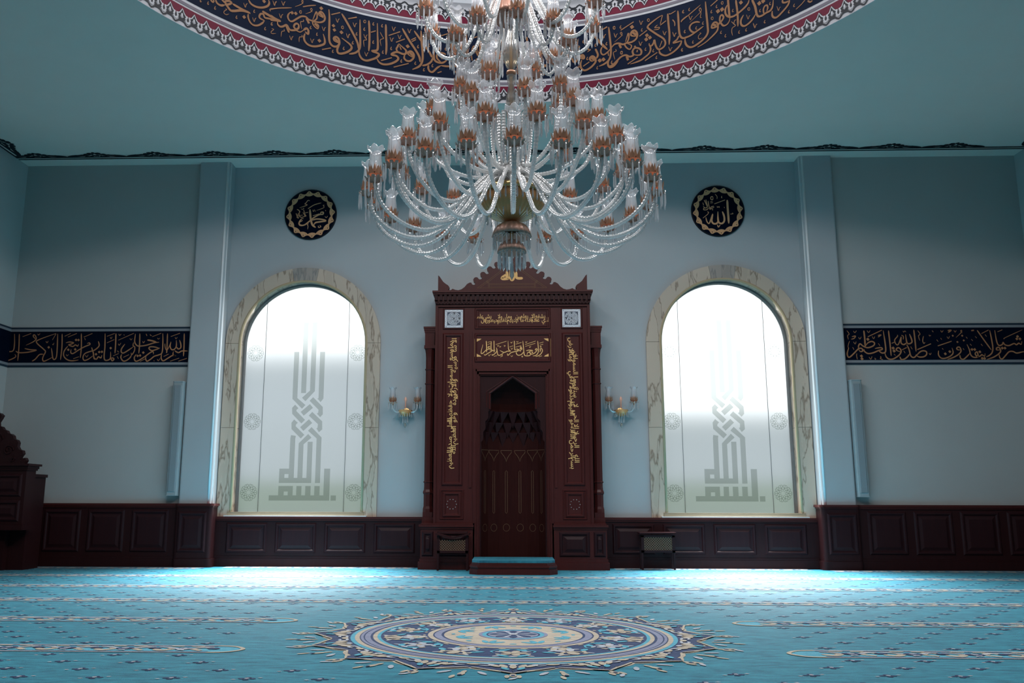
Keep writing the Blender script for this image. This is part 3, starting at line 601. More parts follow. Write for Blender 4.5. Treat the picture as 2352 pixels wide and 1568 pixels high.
S_PED = '''34 131 3527 54 3533 50 3610|34 12 3616 17 3537 -4 3504 -23 3537 -27 3630|34 -68 3624 -65 3551 -55 3524 -132 3525 -74 3584|31 -74 3580 -68 3524'''

def zprism(mb, poly, z0, z1):
    n = len(poly)
    vs = [(x, y, z0) for x, y in poly] + [(x, y, z1) for x, y in poly]
    return mb.add(vs, [tuple(range(n - 1, -1, -1)), tuple(range(n, 2 * n))] + [(i, (i + 1) % n, (i + 1) % n + n, i + n) for i in range(n)])

def round_rect(x0, x1, y0, y1, r, corners='fl fr', k=6):
    """outline in plan; front corners (low y) may be rounded"""
    P = []
    if 'fl' in corners:
        P += [(x0 + r - r * math.sin(a), y0 + r - r * math.cos(a)) for a in [PI / 2 * (1 - i / k) for i in range(k + 1)]]
    else: P.append((x0, y0))
    if 'fr' in corners:
        P += [(x1 - r + r * math.sin(a), y0 + r - r * math.cos(a)) for a in [PI / 2 * i / k for i in range(k + 1)]]
    else: P.append((x1, y0))
    return P + [(x1, y1), (x0, y1)]

# ================================================================ the room
HX, HZ, YR, YB = 6.46, 5.18, -14.0, .35
YO = .22                                   # wall plane of the outer bays
YP = .15                                   # face of the pilasters
KO = (10.505 + YO) / (10.505 + .12)
zo = lambda z: .772 + (z - .772) * KO      # lettering was measured on a plane .10 m nearer
WIN = 2.69                                 # window axis, either side
floor = struct('floor', MB().box(-HX - .2, HX + .2, YR - .2, .62, -.12, 0), 'carpet')

def arch_wall(mb, x0, x1, z0, z1, y, holes, seg=28):
    x = x0
    for cx, r, zb, zs in holes:
        mb.add([(x, y, z0), (cx - r, y, z0), (cx - r, y, z1), (x, y, z1)], [(0, 1, 2, 3)])
        mb.add([(cx - r, y, z0), (cx + r, y, z0), (cx + r, y, zb), (cx - r, y, zb)], [(0, 1, 2, 3)])
        for i in range(seg):
            a, b = PI - PI * i / seg, PI - PI * (i + 1) / seg
            xa, xb = cx + r * math.cos(a), cx + r * math.cos(b)
            mb.add([(xa, y, zs + r * math.sin(a)), (xb, y, zs + r * math.sin(b)), (xb, y, z1), (xa, y, z1)], [(0, 1, 2, 3)])
        x = cx + r
    mb.add([(x, y, z0), (x1, y, z0), (x1, y, z1), (x, y, z1)], [(0, 1, 2, 3)])
def reveal(mb, cx, r, zb, zs, y0, y1, seg=28):
    P = [(cx - r, zb)] + [(cx + r * math.cos(PI - PI * i / seg), zs + r * math.sin(PI - PI * i / seg)) for i in range(seg + 1)] + [(cx + r, zb)]
    n = len(P)
    mb.add([(x, y0, z) for x, z in P] + [(x, y1, z) for x, z in P], [(i, (i + 1) % n, (i + 1) % n + n, i + n) for i in range(n)])
WR, WZB, WZS = .835, .62, 2.78
wl = MB()
holes = [(-WIN, WR, WZB, WZS), (WIN, WR, WZB, WZS)]
arch_wall(wl, -3.72, 3.72, 0, HZ, YB, holes)
arch_wall(wl, -3.72, 3.72, 0, HZ, .62, holes)
for h in holes: reveal(wl, *h, YB, .62)
struct('wall_front', wl, 'wall')
struct('wall_front_left', MB().box(-HX - .2, -4.10, YO, .62, 0, HZ), 'wall_bay')
struct('wall_front_right', MB().box(4.10, HX + .2, YO, .62, 0, HZ), 'wall_bay')
struct('wall_left', MB().box(-HX - .2, -HX, YR, YO, 0, HZ), 'wall_bay')
struct('wall_right', MB().box(HX, HX + .2, YR, YO, 0, HZ), 'wall_bay')
struct('wall_back', MB().box(-HX - .2, HX + .2, YR - .2, YR, 0, HZ), 'wall_bay')
for n, sx in (('trim_1', -1), ('trim_2', 1)):
    p = round_rect(3.70, 4.11, YP, .62, .03)
    q = [(3.70 + .045 - .050 * math.cos(a), YP + .045 - .050 * math.sin(a)) for a in [PI / 2 * i / 8 for i in range(9)]] + [(3.75, YP + .05)]
    if sx < 0: p, q = [(-x, y) for x, y in reversed(p)], [(-x, y) for x, y in reversed(q)]
    pil = struct(n, zprism(MB(), p, 0, HZ), 'wall')
    obj('corner_bead', zprism(MB(), q, .757, HZ), 'corner_white', pil, True)

# ceiling with the round opening of the dome
angs = sorted(set([2 * PI * i / 128 for i in range(128)] + [math.atan2(x, y - DC.y) % (2 * PI) for x in (-HX - .2, HX + .2) for y in (.62, YR - .2)]))
cm = MB(); n = len(angs); vs = []
for a in angs:
    s, c_ = math.sin(a), math.cos(a)
    t = min([((HX + .2) / abs(s)) if abs(s) > 1e-9 else 1e9, ((.62 - DC.y) / c_) if c_ > 1e-9 else ((YR - .2 - DC.y) / c_ if c_ < -1e-9 else 1e9)])
    vs += [(DR * s, DC.y + DR * c_, HZ), (t * s, DC.y + t * c_, HZ)]
    vs += [(DR * s, DC.y + DR * c_, HZ + .1), (t * s, DC.y + t * c_, HZ + .1)]
fs = []
for i in range(n):
    j = (i + 1) % n
    fs += [(4 * i, 4 * j, 4 * j + 1, 4 * i + 1), (4 * i + 2, 4 * i + 3, 4 * j + 3, 4 * j + 2), (4 * i + 1, 4 * j + 1, 4 * j + 3, 4 * i + 3)]
cm.add(vs, fs)
ceiling = struct('ceiling', cm, 'ceiling')

# dome shell and its painted bands
prof = [(DR + .1, HZ + .02), (DR, HZ), (DR, 6.40), (DR - .05, 6.42), (DR - .05, 6.50)] + [((DR - .05) * math.cos(a), 6.5 + 3.2 * math.sin(a)) for a in [PI / 2 * i / 14 for i in range(1, 15)]]
dome = struct('ceiling_dome', MB().lathe(prof, 96, DC), 'plaster', True)
def ring_part(name, z0, z1, mat, off):
    return obj(name, MB().lathe([(DR - off, z0), (DR - off, z1)], 192, DC), mat, dome, True)
ring_part('border_ground', 5.182, 5.46, 'white_line', .002)
ring_part('border_ground', 6.06, 6.395, 'white_line', .002)
ring_part('inscription_band', 5.46, 6.06, 'navy', .004)
ring_part('grey_line', 5.400, 5.430, 'grey_line', .005)
ring_part('grey_line', 6.090, 6.120, 'grey_line', .005)
def dome_place(z, off, flip=1):
    def pl(u, v):
        t = u / DR
        return ((DR - off) * math.sin(t), DC.y + (DR - off) * math.cos(t), z + flip * v)
    return pl
PER = .1335
def chain(z, flip):
    g = MB()
    p3, p4, p5, p6 = dome_place(z, .004, flip), dome_place(z, .0052, flip), dome_place(z, .0064, flip), dome_place(z, .0076, flip)
    k0, k1 = -34, 34
    for k in range(k0, k1):
        b = k * PER + .0045
        X = lambda f: b + f * PER
        g.mat('crimson')
        top = [(0, .090), (.16, .112), (.30, .152), (.48, .112), (.70, .088), (.82, .082), (1, .090)]
        for (f0, v0), (f1, v1) in zip(top[:-1], top[1:]):
            g.add([p3(X(f0), v0), p3(X(f1), v1), p3(X(f1), .178), p3(X(f0), .178)], [(0, 1, 2, 3)])
        g.mat('black')
        pen(g, [(X(-.02), .070), (X(.16), .102), (X(.30), .134), (X(.46), .102), (X(.60), .070), (X(.36), .042), (X(.22), .042), (X(-.02), .070)], .030, p4, False)
        pen(g, [(X(.06), .052), (X(.30), .028), (X(.52), .024), (X(.66), .006), (X(.80), -.004), (X(.94), .006), (X(1.08), .024), (X(1.30), .030)], .017, p4, False, False)
        g.mat('white_line')
        disc(g, X(.30), .085, .011, p5, .021)
        pen(g, [(X(-.08), .088), (X(.10), .100), (X(.16), .112), (X(.30), .150), (X(.45), .112), (X(.60), .092), (X(.70), .078)], .011, p5, False, False)
        for a_, b_, wd in (((.62, .052), (.80, .026), .022), ((.98, .052), (.80, .026), .022), ((.62, .056), (.72, .096), .018), ((.98, .056), (.88, .096), .018)):
            pen(g, [(X(a_[0]), a_[1]), (X(b_[0]), b_[1])], wd, p5, False, False)
        g.mat('black')
        disc(g, X(.80), .060, .010, p6, .019)
    return g
obj('chain_border', chain(5.202, 1), None, dome, kind='stuff')
obj('chain_border', chain(6.318, -1), None, dome, kind='stuff')
lt = MB(); strokes(lt, S_DOME, dome_place(5.46, .0065))
two_tier(lt, '\u0627\u0646\u0627 \u062C\u0639\u0644\u0646\u0627 \u0641\u064A \u0627\u0639\u0646\u0627\u0642\u0647\u0645', .52, .42, lambda u, v: dome_place(5.46, .0065)(.06 - u, .08 + v))
obj('lettering', lt, 'gold_paint', dome)

# painted scroll along the edge of the ceiling
def scroll(mb, length, place, phase=0.):
    pen(mb, [(-length, .012), (length, .012)], .030, place, False, False)
    pen(mb, [(-length, .066), (length, .066)], .030, place, False, False)
    k = int(length / .78) + 1
    for i in range(-k, k + 1):
        c0 = i * .78 + phase
        if abs(c0) > length - .2: continue
        for s in (-1, 1):
            q = lambda a, b: (c0 + s * a, b)
            pen(mb, [q(.39, .072), q(.31, .105), q(.22, .115), q(.13, .130), q(.04, .165)], .048, place)
            pen(mb, [q(.36, .06), q(.28, .075), q(.2, .068)], .026, place)
            pen(mb, [q(.17, .062), q(.12, .09), q(.06, .085), q(.07, .12)], .034, place)
            for x, y, r in ((.05, .175, .030), (.11, .148, .026), (.17, .128, .020), (.25, .118, .020), (.30, .108, .016), (.02, .115, .022)):
                disc(mb, c0 + s * x, y, r * 1.5, place, r * 1.15, 7, s * .4)
        disc(mb, c0, .20, .022, place, .030, 7)
    return mb
zc = HZ - .003
obj('painted_scroll', scroll(MB(), HX, lambda u, v: (u, -v, zc), .08), 'black', ceiling)
obj('painted_scroll', scroll(MB(), 6.9, lambda u, v: (-HX + v, -7.0 + u, zc), .25), 'black', ceiling)
obj('painted_scroll', scroll(MB(), 6.9, lambda u, v: (HX - v, -7.0 + u, zc), .25), 'black', ceiling)

# inscription bands on the outer bays (trim, with lettering as parts)
def side_band(name, sx, data):
    x0, x1 = sorted((sx * 4.10, sx * HX))
    o = struct(name, MB().box(x0, x1, YO - .012, YO, zo(2.503), zo(2.903)), 'navy')
    o2 = MB()
    for z0, z1 in ((2.903, 2.935), (2.471, 2.503)): o2.box(x0, x1, YO - .010, YO, zo(z0), zo(z1))
    obj('pale_line', o2, 'white_line', o)
    o3 = MB()
    for z0, z1 in ((2.935, 2.958), (2.448, 2.471)): o3.box(x0, x1, YO - .011, YO, zo(z0), zo(z1))
    obj('dark_line', o3, 'dark_line', o)
    l = MB(); strokes(l, data, lambda u, v: (u * KO, YO - .0145, zo(v)))
    obj('lettering', l, 'bronze_paint', o)
    # the band turns the corner onto the side wall
    wx = sx * HX
    r = MB().box(min(wx, wx - sx * .012), max(wx, wx - sx * .012), -7, YO - .012, zo(2.503), zo(2.903))
    obj('side_wall_band', r, 'navy', o)
    r = MB()
    for z0, z1 in ((2.903, 2.935), (2.471, 2.503)): r.box(min(wx, wx - sx * .010), max(wx, wx - sx * .010), -7, YO - .010, zo(z0), zo(z1))
    obj('pale_line', r, 'white_line', o)
    r = MB()
    for z0, z1 in ((2.935, 2.958), (2.448, 2.471)): r.box(min(wx, wx - sx * .011), max(wx, wx - sx * .011), -7, YO - .011, zo(z0), zo(z1))
    obj('dark_line', r, 'dark_line', o)
side_band('trim_4', -1, S_LEFT)
side_band('trim_5', 1, S_RIGHT)

# wainscot
_pm = {}
def panel_part(parent, x0, x1, z0, z1, y, mat='wood_panel'):
    key = (round(x1 - x0, 3), round(z1 - z0, 3), mat)
    if key not in _pm:
        w_, h_ = (x1 - x0) / 2, (z1 - z0) / 2
        m = MB().frame(-w_, w_, -h_, h_, 0, .016, .045).panel(-w_ + .055, w_ - .055, -h_ + .055, h_ - .055, 0, .014, .035)
        m.box(-w_ + .01, w_ - .01, -.001, .004, -h_ + .01, h_ - .01)
        _pm[key] = m.mesh('panel', mat)
    o = obj('panel', _pm[key], None, parent)
    o.location = Vector(((x0 + x1) / 2, y, (z0 + z1) / 2)) - wloc(parent)
    return o
def wainscot(name, x0, x1, y, ztop, pans, pz, back):
    b = MB().box(x0, x1, y, back, 0, ztop - .03)
    b.box(x0, x1, y - .018, back, 0, .10).box(x0, x1, y - .010, back, .10, .125)
    o = struct(name, b, 'wood_dark')
    obj('cap_rail', MB().box(x0, x1, y - .022, back, ztop - .03, ztop).box(x0, x1, y - .012, back, ztop - .05, ztop - .03), 'wood_h', o)
    for a, c_ in pans: panel_part(o, a, c_, pz[0], pz[1], y)
    return o
def even(x0, x1, n, gap):
    w_ = (x1 - x0 - gap * (n + 1)) / n
    return [(x0 + gap + i * (w_ + gap), x0 + gap + i * (w_ + gap) + w_) for i in range(n)]
wainscot('baseboard_front_1', -3.70, -1.06, .27, .60, even(-3.63, -1.10, 4, .10), (.165, .525), YB)
wainscot('baseboard_front_2', 1.06, 3.70, .27, .60, even(1.10, 3.63, 4, .10), (.165, .525), YB)
wainscot('baseboard_front_3', -HX, -4.11, .165, .757, even(-6.40, -4.13, 4, .09), (.175, .68), YO)
wainscot('baseboard_front_4', 4.11, HX, .165, .757, even(4.13, 6.40, 4, .09), (.175, .68), YO)
for n, sx in (('baseboard_front_5', -1), ('baseboard_front_6', 1)):
    def pl(x0, x1, y0, r):
        p = round_rect(x0, x1, y0, .30, r)
        return [(-x, y) for x, y in reversed(p)] if sx < 0 else p
    b = zprism(MB(), pl(3.665, 4.13, .115, .05), 0, .73)
    zprism(b, pl(3.65, 4.13, .10, .055), 0, .10)
    o = struct(n, b, 'wood_dark')
    obj('cap_rail', zprism(zprism(MB(), pl(3.64, 4.13, .09, .06), .73, .757), pl(3.655, 4.13, .105, .055), .712, .73), 'wood_h', o)
    panel_part(o, *sorted((sx * 3.73, sx * 4.08)), .175, .66, .115)
for n, sx in (('baseboard_left', -1), ('baseboard_right', 1)):
    a, b_ = sorted((sx * HX, sx * (HX - .09)))
    o = struct(n, MB().box(a, b_, YR, .165, 0, .73), 'wood_dark')
    a, b_ = sorted((sx * HX, sx * (HX - .112)))
    obj('cap_rail', MB().box(a, b_, YR, .165, .73, .757), 'wood_h', o)

# ---------------------------------------------------------------- carpet print (parts of the floor)
fz = lambda z: (lambda u, v: (u, v, z))
ROW0, ROWD, MC = -1.12, 1.15, -5.14
def stripe(x0, x1, y, cap0=False, cap1=False):
    g = MB()
    p1, p2, p3 = fz(.0015), fz(.003), fz(.0045)
    hw = .105
    g.mat('c_teal')
    g.add([p1(x0, y - hw), p1(x1, y - hw), p1(x1, y + hw), p1(x0, y + hw)], [(0, 1, 2, 3)])
    def side(s):
        P = [(x0, y + s * hw), (x1, y + s * hw)]
        pen(g, P, .017, p2, False, False)
    g.mat('c_white'); side(1); side(-1)
    g.mat('c_navy'); pen(g, [(x0, y + hw - .022), (x1, y + hw - .022)], .010, p2, False, False); pen(g, [(x0, y - hw + .022), (x1, y - hw + .022)], .010, p2, False, False)
    for cap, x, s in ((cap0, x0, -1), (cap1, x1, 1)):
        if cap:
            g.mat('c_teal'); disc(g, x, y, .15, fz(.0009), hw, 16)
            g.mat('c_cream')
            pen(g, [(x, y + hw), (x + s * .10, y + hw * .8), (x + s * .16, y), (x + s * .10, y - hw * .8), (x, y - hw)], .024, p2, False)
    n = max(1, int((x1 - x0) / .31))
    d = (x1 - x0) / n
    for i in range(n):
        c0 = x0 + (i + .5) * d
        g.mat('c_cream')
        for s in (-1, 1):
            pen(g, [(c0 + s * .05, y), (c0 + s * .10, y + s * .05), (c0 + s * .155, y + s * .015)], .040, p2)
            pen(g, [(c0 + s * .05, y - .01), (c0 + s * .11, y - s * .055)], .030, p2); g.mat('c_white'); pen(g, [(c0 - .15 * s, y + .05), (c0 - s * .06, y + .015), (c0 + s * .02, y - .06)], .022, p3); g.mat('c_cream')
            pen(g, [(c0 + s * .02, y + .065), (c0 + s * .09, y + .07)], .018, p3)
        g.mat('c_navy'); disc(g, c0, y, .050, p3, .036, 8)
        disc(g, c0 + d / 2, y + .01, .038, p3, .022, 6)
        g.mat('c_white'); disc(g, c0, y, .022, fz(.006), .015, 6)
    return g
for k in range(-1, 5):
    y = ROW0 - ROWD * k
    if k < 0: segs = [(-6.3, -3.7, y - .09), (3.7, 6.3, y - .09), (-3.5, -1.2, y + .10), (1.2, 3.5, y + .10)]
    elif k < 3: segs = [(-6.35, 6.35, y)]
    else: segs = [(-6.35, -1.60, y), (1.60, 6.35, y)]
    for a, b_, yy in segs:
        o = obj('carpet_stripe', stripe(a, b_, yy, a > 0 and k > 2, b_ < 0 and k > 2), None, floor)
fl = MB()
rows = 5
for k in range(-1, 6):
    for r in range(rows):
        y = ROW0 - ROWD * k - (r + 1) * ROWD / (rows + 1)
        if y > -.12 or y < -8.2: continue
        off = .17 if r % 2 else 0
        for i in range(-19, 20):
            x = i * .34 + off
            if (x / 1.62) ** 2 + ((y - MC) / 1.45) ** 2 < 1 or abs(x) > 6.3: continue
            if abs(x) < .6 and y > -.95: continue
            x += random.uniform(-.01, .01)
            fl.mat('c_navy')
            for a, b_ in ((.030, 0), (-.030, 0), (0, .026), (0, -.026)):
                disc(fl, x + a * .85, y + b_ * .85, .017, fz(.0015), .013, 5)
            fl.mat('c_white'); disc(fl, x, y, .012, fz(.003), None, 5)
            disc(fl, x + .055, y + .02, .014, fz(.0015), .008, 4); disc(fl, x - .055, y - .02, .014, fz(.0015), .008, 4)
obj('carpet_flowers', fl, None, floor, kind='stuff')

md = MB()
def pol(z, rot=0):
    def f(r, a): 
        a += rot
        return (r * math.sin(a), MC + r * math.cos(a), z)
    return f
def mp(z):
    return lambda u, v: (u, MC + v, z)
N16 = 16
md.mat('c_cream')
ring(md, .9, 1.075, mp(.0014), 192, lambda a: .060 * abs(math.cos(8 * a)) ** .7)
md.mat('c_navy')
ring(md, .9, 1.055, mp(.0028), 192, lambda a: .055 * abs(math.cos(8 * a)) ** .7)
for rr_, r2, m_, z in ((.925, .955, 'c_teal', .0042), (.902, .930, 'c_cream', .0048), (.872, .902, 'c_navy', .0054), (.880, .896, 'c_grey', .0060), (.835, .872, 'c_grey', .0054), (.825, .840, 'c_navy', .006), (.800, .826, 'c_cream', .0054), (.780, .800, 'c_teal', .0054)):
    md.mat(m_); ring(md, rr_, r2, mp(z), 128)
md.mat('c_navy'); ring(md, .50, .782, mp(.0042), 128)
md.mat('c_cream'); ring(md, .475, .505, mp(.0054), 96)
md.mat('c_navy'); ring(md, .410, .476, mp(.0048), 96)
md.mat('c_grey'); ring(md, .425, .466, mp(.0054), 96)
md.mat('c_cream'); disc(md, 0, MC, .412, fz(.0042), None, 64)
def petal(r, a, l, wd, rot, m_, z):
    x, y = r * math.sin(a), MC + r * math.cos(a)
    md.mat(m_); disc(md, x, y, l * 1.18, fz(z), wd * 1.25, 8, PI / 2 - a + rot)
def curl(a, pts, wd, m_, z):
    md.mat(m_)
    pen(md, [(r * math.sin(a + t), MC + r * math.cos(a + t)) for r, t in pts], wd, fz(z))
# field of flowers between the rings
for i in range(14):
    a = 2 * PI * i / 14
    if i % 2 == 0:
        petal(.72, a, .040, .026, 0, 'c_cream', .0066)
        for s in (-1, 1):
            curl(a, [(.66, 0), (.69, s * .07), (.74, s * .10), (.755, s * .05)], .020, 'c_cream', .0066)
            petal(.62, a + s * .06, .042, .018, s * .5, 'c_white', .0066)
            petal(.56, a + s * .05, .036, .016, -s * .5, 'c_cream', .0066)
            petal(.66, a + s * .16, .035, .015, s * 1.0, 'c_teal', .0066)
        petal(.60, a, .030, .016, 0, 'c_cream', .0072)
        petal(.535, a, .022, .018, 0, 'c_white', .0066)
    else:
        for q in range(5):
            t = 2 * PI * q / 5
            x, y = .66 * math.sin(a) + .045 * math.cos(t), MC + .66 * math.cos(a) + .045 * math.sin(t)
            md.mat('c_white' if i % 4 == 1 else 'c_cream'); disc(md, x, y, .034, fz(.0066), .023, 7, t)
        petal(.66, a, .016, .016, 0, 'c_cream', .0078)
        for s in (-1, 1):
            petal(.74, a + s * .07, .036, .016, s * .9, 'c_teal', .0066)
            petal(.575, a + s * .08, .034, .014, -s * .7, 'c_teal', .0066)
            curl(a, [(.54, 0), (.56, s * .12), (.61, s * .19), (.65, s * .16)], .012, 'c_teal', .006)
        petal(.755, a, .022, .013, PI / 2, 'c_white', .0066)
for i in range(28):
    a = 2 * PI * (i + .5) / 28
    petal(.745, a, .026, .010, .9 if i % 2 else -.9, 'c_white', .0062)
    petal(.70, a, .022, .010, -.5 if i % 2 else .5, 'c_cream', .0062)
    petal(.615, a, .024, .010, 1.2 if i % 2 else -1.2, 'c_white', .0062)
    petal(.565, a, .018, .008, 0, 'c_teal', .0062)
    petal(.525, a, .018, .007, PI / 2, 'c_cream', .0062)
# outer palmettes
for i in range(N16):
    a = 2 * PI * i / N16
    for q, s in enumerate((-2, -1, 0, 1, 2)):
        petal(1.035 - .012 * abs(s), a + s * .045, .040, .015, s * .35, 'c_cream', .0060)
    for s in (-1, 1):
        curl(a, [(.972, s * .17), (.985, s * .10), (1.02, s * .12), (1.01, s * .16)], .016, 'c_white', .0060)
        petal(1.085, a + s * .035, .030, .013, s * .5, 'c_teal', .0066)
        curl(a, [(1.06, s * .19), (1.10, s * .12), (1.145, s * .05), (1.19, 0)], .014, 'c_cream', .0060)
    petal(.982, a, .022, .014, PI / 2, 'c_white', .006)
    petal(.985, a + PI / 16, .030, .016, PI / 2, 'c_cream', .006)
    md.mat('c_navy')
    pen(md, [(r * math.sin(a + t), MC + r * math.cos(a + t)) for r, t in ((1.10, -.05), (1.155, 0), (1.10, .05))], .05, fz(.0035))
    # flame sprigs on the ground beyond
    for (r, t, l, wd, m_) in ((1.225, 0, .035, .014, 'c_cream'), (1.255, .022, .030, .010, 'c_cream'), (1.255, -.022, .030, .010, 'c_cream'), (1.30, .0, .03, .010, 'c_white'), (1.235, 0, .012, .008, 'c_navy'),
                              (1.19, .12, .038, .012, 'c_white'), (1.19, -.12, .038, .012, 'c_white'), (1.22, PI / 16, .034, .014, 'c_cream'), (1.25, PI / 16, .012, .008, 'c_navy'), (1.29, PI / 16 + .02, .032, .010, 'c_cream'), (1.17, PI / 16, .028, .010, 'c_cream')):
        petal(r, a + t, l, wd, 0 if m_ != 'c_white' else .6 * (1 if t > 0 else -1), m_, .0030 if m_ != 'c_navy' else .0045)
# heart of the medallion
for i in range(8):
    a = 2 * PI * (i + .5) / 8
    for s in (-1, 0, 1): petal(.30 + .02 * abs(s), a + s * .12, .042, .014, s * .8, 'c_teal', .0054)
    petal(.355, a + PI / 8, .018, .010, PI / 2, 'c_teal', .0054)
for r1_, r2_, m_, z in ((.185, .205, 'c_grey', .0054), (.16, .185, 'c_teal', .0054), (.148, .160, 'c_navy', .0054)):
    md.mat(m_); ring(md, r1_, r2_, mp(z), 64)
md.mat('c_grey'); disc(md, 0, MC, .149, fz(.0054), None, 32)
for i in range(8):
    a = 2 * PI * i / 8
    petal(.085, a, .050, .020, 0, 'c_navy', .0066)
    petal(.09, a + PI / 8, .050, .008, 0, 'c_white', .0066)
md.mat('c_white'); disc(md, 0, MC, .030, fz(.0078), None, 12)
obj('carpet_medallion', md, None, floor)['label'] = 'round navy and cream medallion woven into the turquoise carpet'

# ---------------------------------------------------------------- windows
def arch_outline(cx, r, zb, zs, xa, xb, seg=40):
    """outline of an arched light clipped to xa..xb (offsets from the axis)"""
    P = [(cx + xa, zb)]
    for i in range(seg + 1):
        x = xa + (xb - xa) * i / seg
        x = max(-r, min(r, x))
        P.append((cx + x, zs + math.sqrt(max(0, r * r - x * x))))
    P.append((cx + xb, zb))
    return P
KUF = [[(-.13, 2.065), (-.13, 1.455), (-.010, 1.345)], [(-.020, 2.46), (-.020, 1.525)], [(.095, 2.46), (.095, 1.553), (-.014, 1.441)], [(.21, 2.065), (.21, 1.454), (.185, 1.430)],
       [(.086, 1.447), (.211, 1.325), (.211, 1.258), (.186, 1.235)], [(-.100, 1.350), (-.130, 1.322), (-.130, 1.273), (-.009, 1.154)], [(-.026, 1.256), (.090, 1.357)],
       [(.082, 1.256), (.210, 1.140), (.210, 1.063), (.182, 1.045)], [(-.103, 1.161), (-.130, 1.130), (-.130, 1.077), (-.010, .962)], [(-.024, 1.059), (.086, 1.161)],
       [(.080, 1.061), (.205, .945), (.205, .375)], [(.084, .973), (-.024, .870), (-.024, .438)], [(-.128, .976), (-.134, .939), (-.134, .438)], [(.092, .896), (.092, .438)]]
for wi, sx in ((1, -1), (2, 1)):
    cx = sx * WIN
    fr = MB()
    n = 40
    for ra, rb, ya, yb in ((.800, WR, .49, .57),):
        O = arch_outline(cx, rb, WZB, WZS, -rb, rb, n); I = arch_outline(cx, ra, WZB, WZS, -ra, ra, n)
        # even angular spacing
        O = [(cx - rb, WZB)] + [(cx - rb * math.cos(PI * i / n), WZS + rb * math.sin(PI * i / n)) for i in range(n + 1)] + [(cx + rb, WZB)]
        I = [(cx - ra, WZB)] + [(cx - ra * math.cos(PI * i / n), WZS + ra * math.sin(PI * i / n)) for i in range(n + 1)] + [(cx + ra, WZB)]
        k = len(O)
        fr.add([(x, ya, z) for x, z in O] + [(x, ya, z) for x, z in I] + [(x, yb, z) for x, z in I],
               [(i, i + 1, i + 1 + k, i + k) for i in range(k - 1)] + [(i + k, i + 1 + k, i + 1 + 2 * k, i + 2 * k) for i in range(k - 1)])
    W_ = struct('window_%d' % wi, fr, 'frame')
    # marble surround, block by block
    yf, yb = .318, .50
    ri, ro = WR - .012, 1.0
    for s in (-1, 1):
        a, b_ = sorted((cx + s * ri, cx + s * ro))
        for z0, z1 in ((.600, 1.697), (1.701, WZS - .002)):
            obj('marble_block', MB().box(a, b_, yf, yb, z0, z1), 'marble', W_)
    k10 = math.radians(10)
    for a0, a1, m_ in ((.002, PI / 2 - k10 - .002, 'marble'), (PI / 2 - k10, PI / 2 + k10, 'marble_key'), (PI / 2 + k10 + .002, PI - .002, 'marble')):
        q = 14 if m_ == 'marble' else 4
        P = [(cx + ri * math.cos(a0 + (a1 - a0) * i / q), WZS + ri * math.sin(a0 + (a1 - a0) * i / q)) for i in range(q + 1)]
        Q = [(cx + ro * math.cos(a0 + (a1 - a0) * i / q), WZS + ro * math.sin(a0 + (a1 - a0) * i / q)) for i in range(q + 1)]
        g = MB()
        y0 = yf - (.004 if m_ != 'marble' else 0)
        L = len(P)
        g.add([(x, y0, z) for x, z in P] + [(x, y0, z) for x, z in Q] + [(x, yb, z) for x, z in P] + [(x, yb, z) for x, z in Q],
              [(i, i + 1, i + 1 + L, i + L) for i in range(L - 1)] + [(i, i + 2 * L, i + 1 + 2 * L, i + 1) for i in range(L - 1)] + [(i + L, i + 1 + L, i + 1 + 3 * L, i + 3 * L) for i in range(L - 1)] + [(0, L, 3 * L, 2 * L), (L - 1, 3 * L - 1, 4 * L - 1, 2 * L - 1)])
        kb_ = obj('keystone' if m_ != 'marble' else 'marble_block', g, m_, W_)
        if m_ != 'marble': kb_['label'] = 'grey marble keystone'
    rb_ = ri - .004
    path = [(cx - rb_, yf + .012, .66)] + [(cx - rb_ * math.cos(PI * i / 32), yf + .012, WZS + rb_ * math.sin(PI * i / 32)) for i in range(33)] + [(cx + rb_, yf + .012, .66)]
    obj('bead_moulding', MB().tube(path, .020, 8), 'cream', W_, True)
    s_ = obj('sill', MB().box(cx - WR - .02, cx + WR + .02, .300, .54, .612, .655), 'sill_tan', W_)
    obj('sill_edge', MB().box(cx - WR - .05, cx + WR + .05, .262, .36, .588, .612), 'sill', W_)
    xs = [-.800, -.546, .546, .800]
    for a, b_ in zip(xs[:-1], xs[1:]):
        P = arch_outline(cx, .80, .64, WZS, a + .003, b_ - .003, 30)
        obj('pane', MB().add([(x, .55, z) for x, z in P], [tuple(range(len(P)))]), 'pane', W_)
    sm = MB()
    for x in (-.546, .546):
        zt = WZS + math.sqrt(.8 ** 2 - x * x)
        sm.box(cx + x - .0022, cx + x + .0022, .546, .556, .64, zt)
    obj('pane_seam', sm, 'frame', W_)
    g = MB()
    pl = lambda u, v: (cx + u, .545, .64 + v)
    for st in KUF: pen(g, st, .064, pl, False, False)
    def bars(mb, L):
        for x0, x1, z0, z1 in L: mb.add([pl(x0, z0), pl(x1, z0), pl(x1, z1), pl(x0, z1)], [(0, 1, 2, 3)])
    bars(g, [(-.290, .124, .375, .438), (-.290, -.222, .438, .555), (-.170, -.166, .438, .487), (-.222, -.166, .487, .555)])
    bars(g, [(-.410, .362, .155, .220), (-.292, -.222, .220, .337), (-.222, -.170, .268, .337), (-.170, -.108, .220, .337), (-.062, .003, .220, .337), (.052, .120, .220, .337), (.168, .236, .220, .337), (.286, .362, .220, .555), (.380, .447, .155, .220)])
    obj('etched_motif', g, 'film', W_)
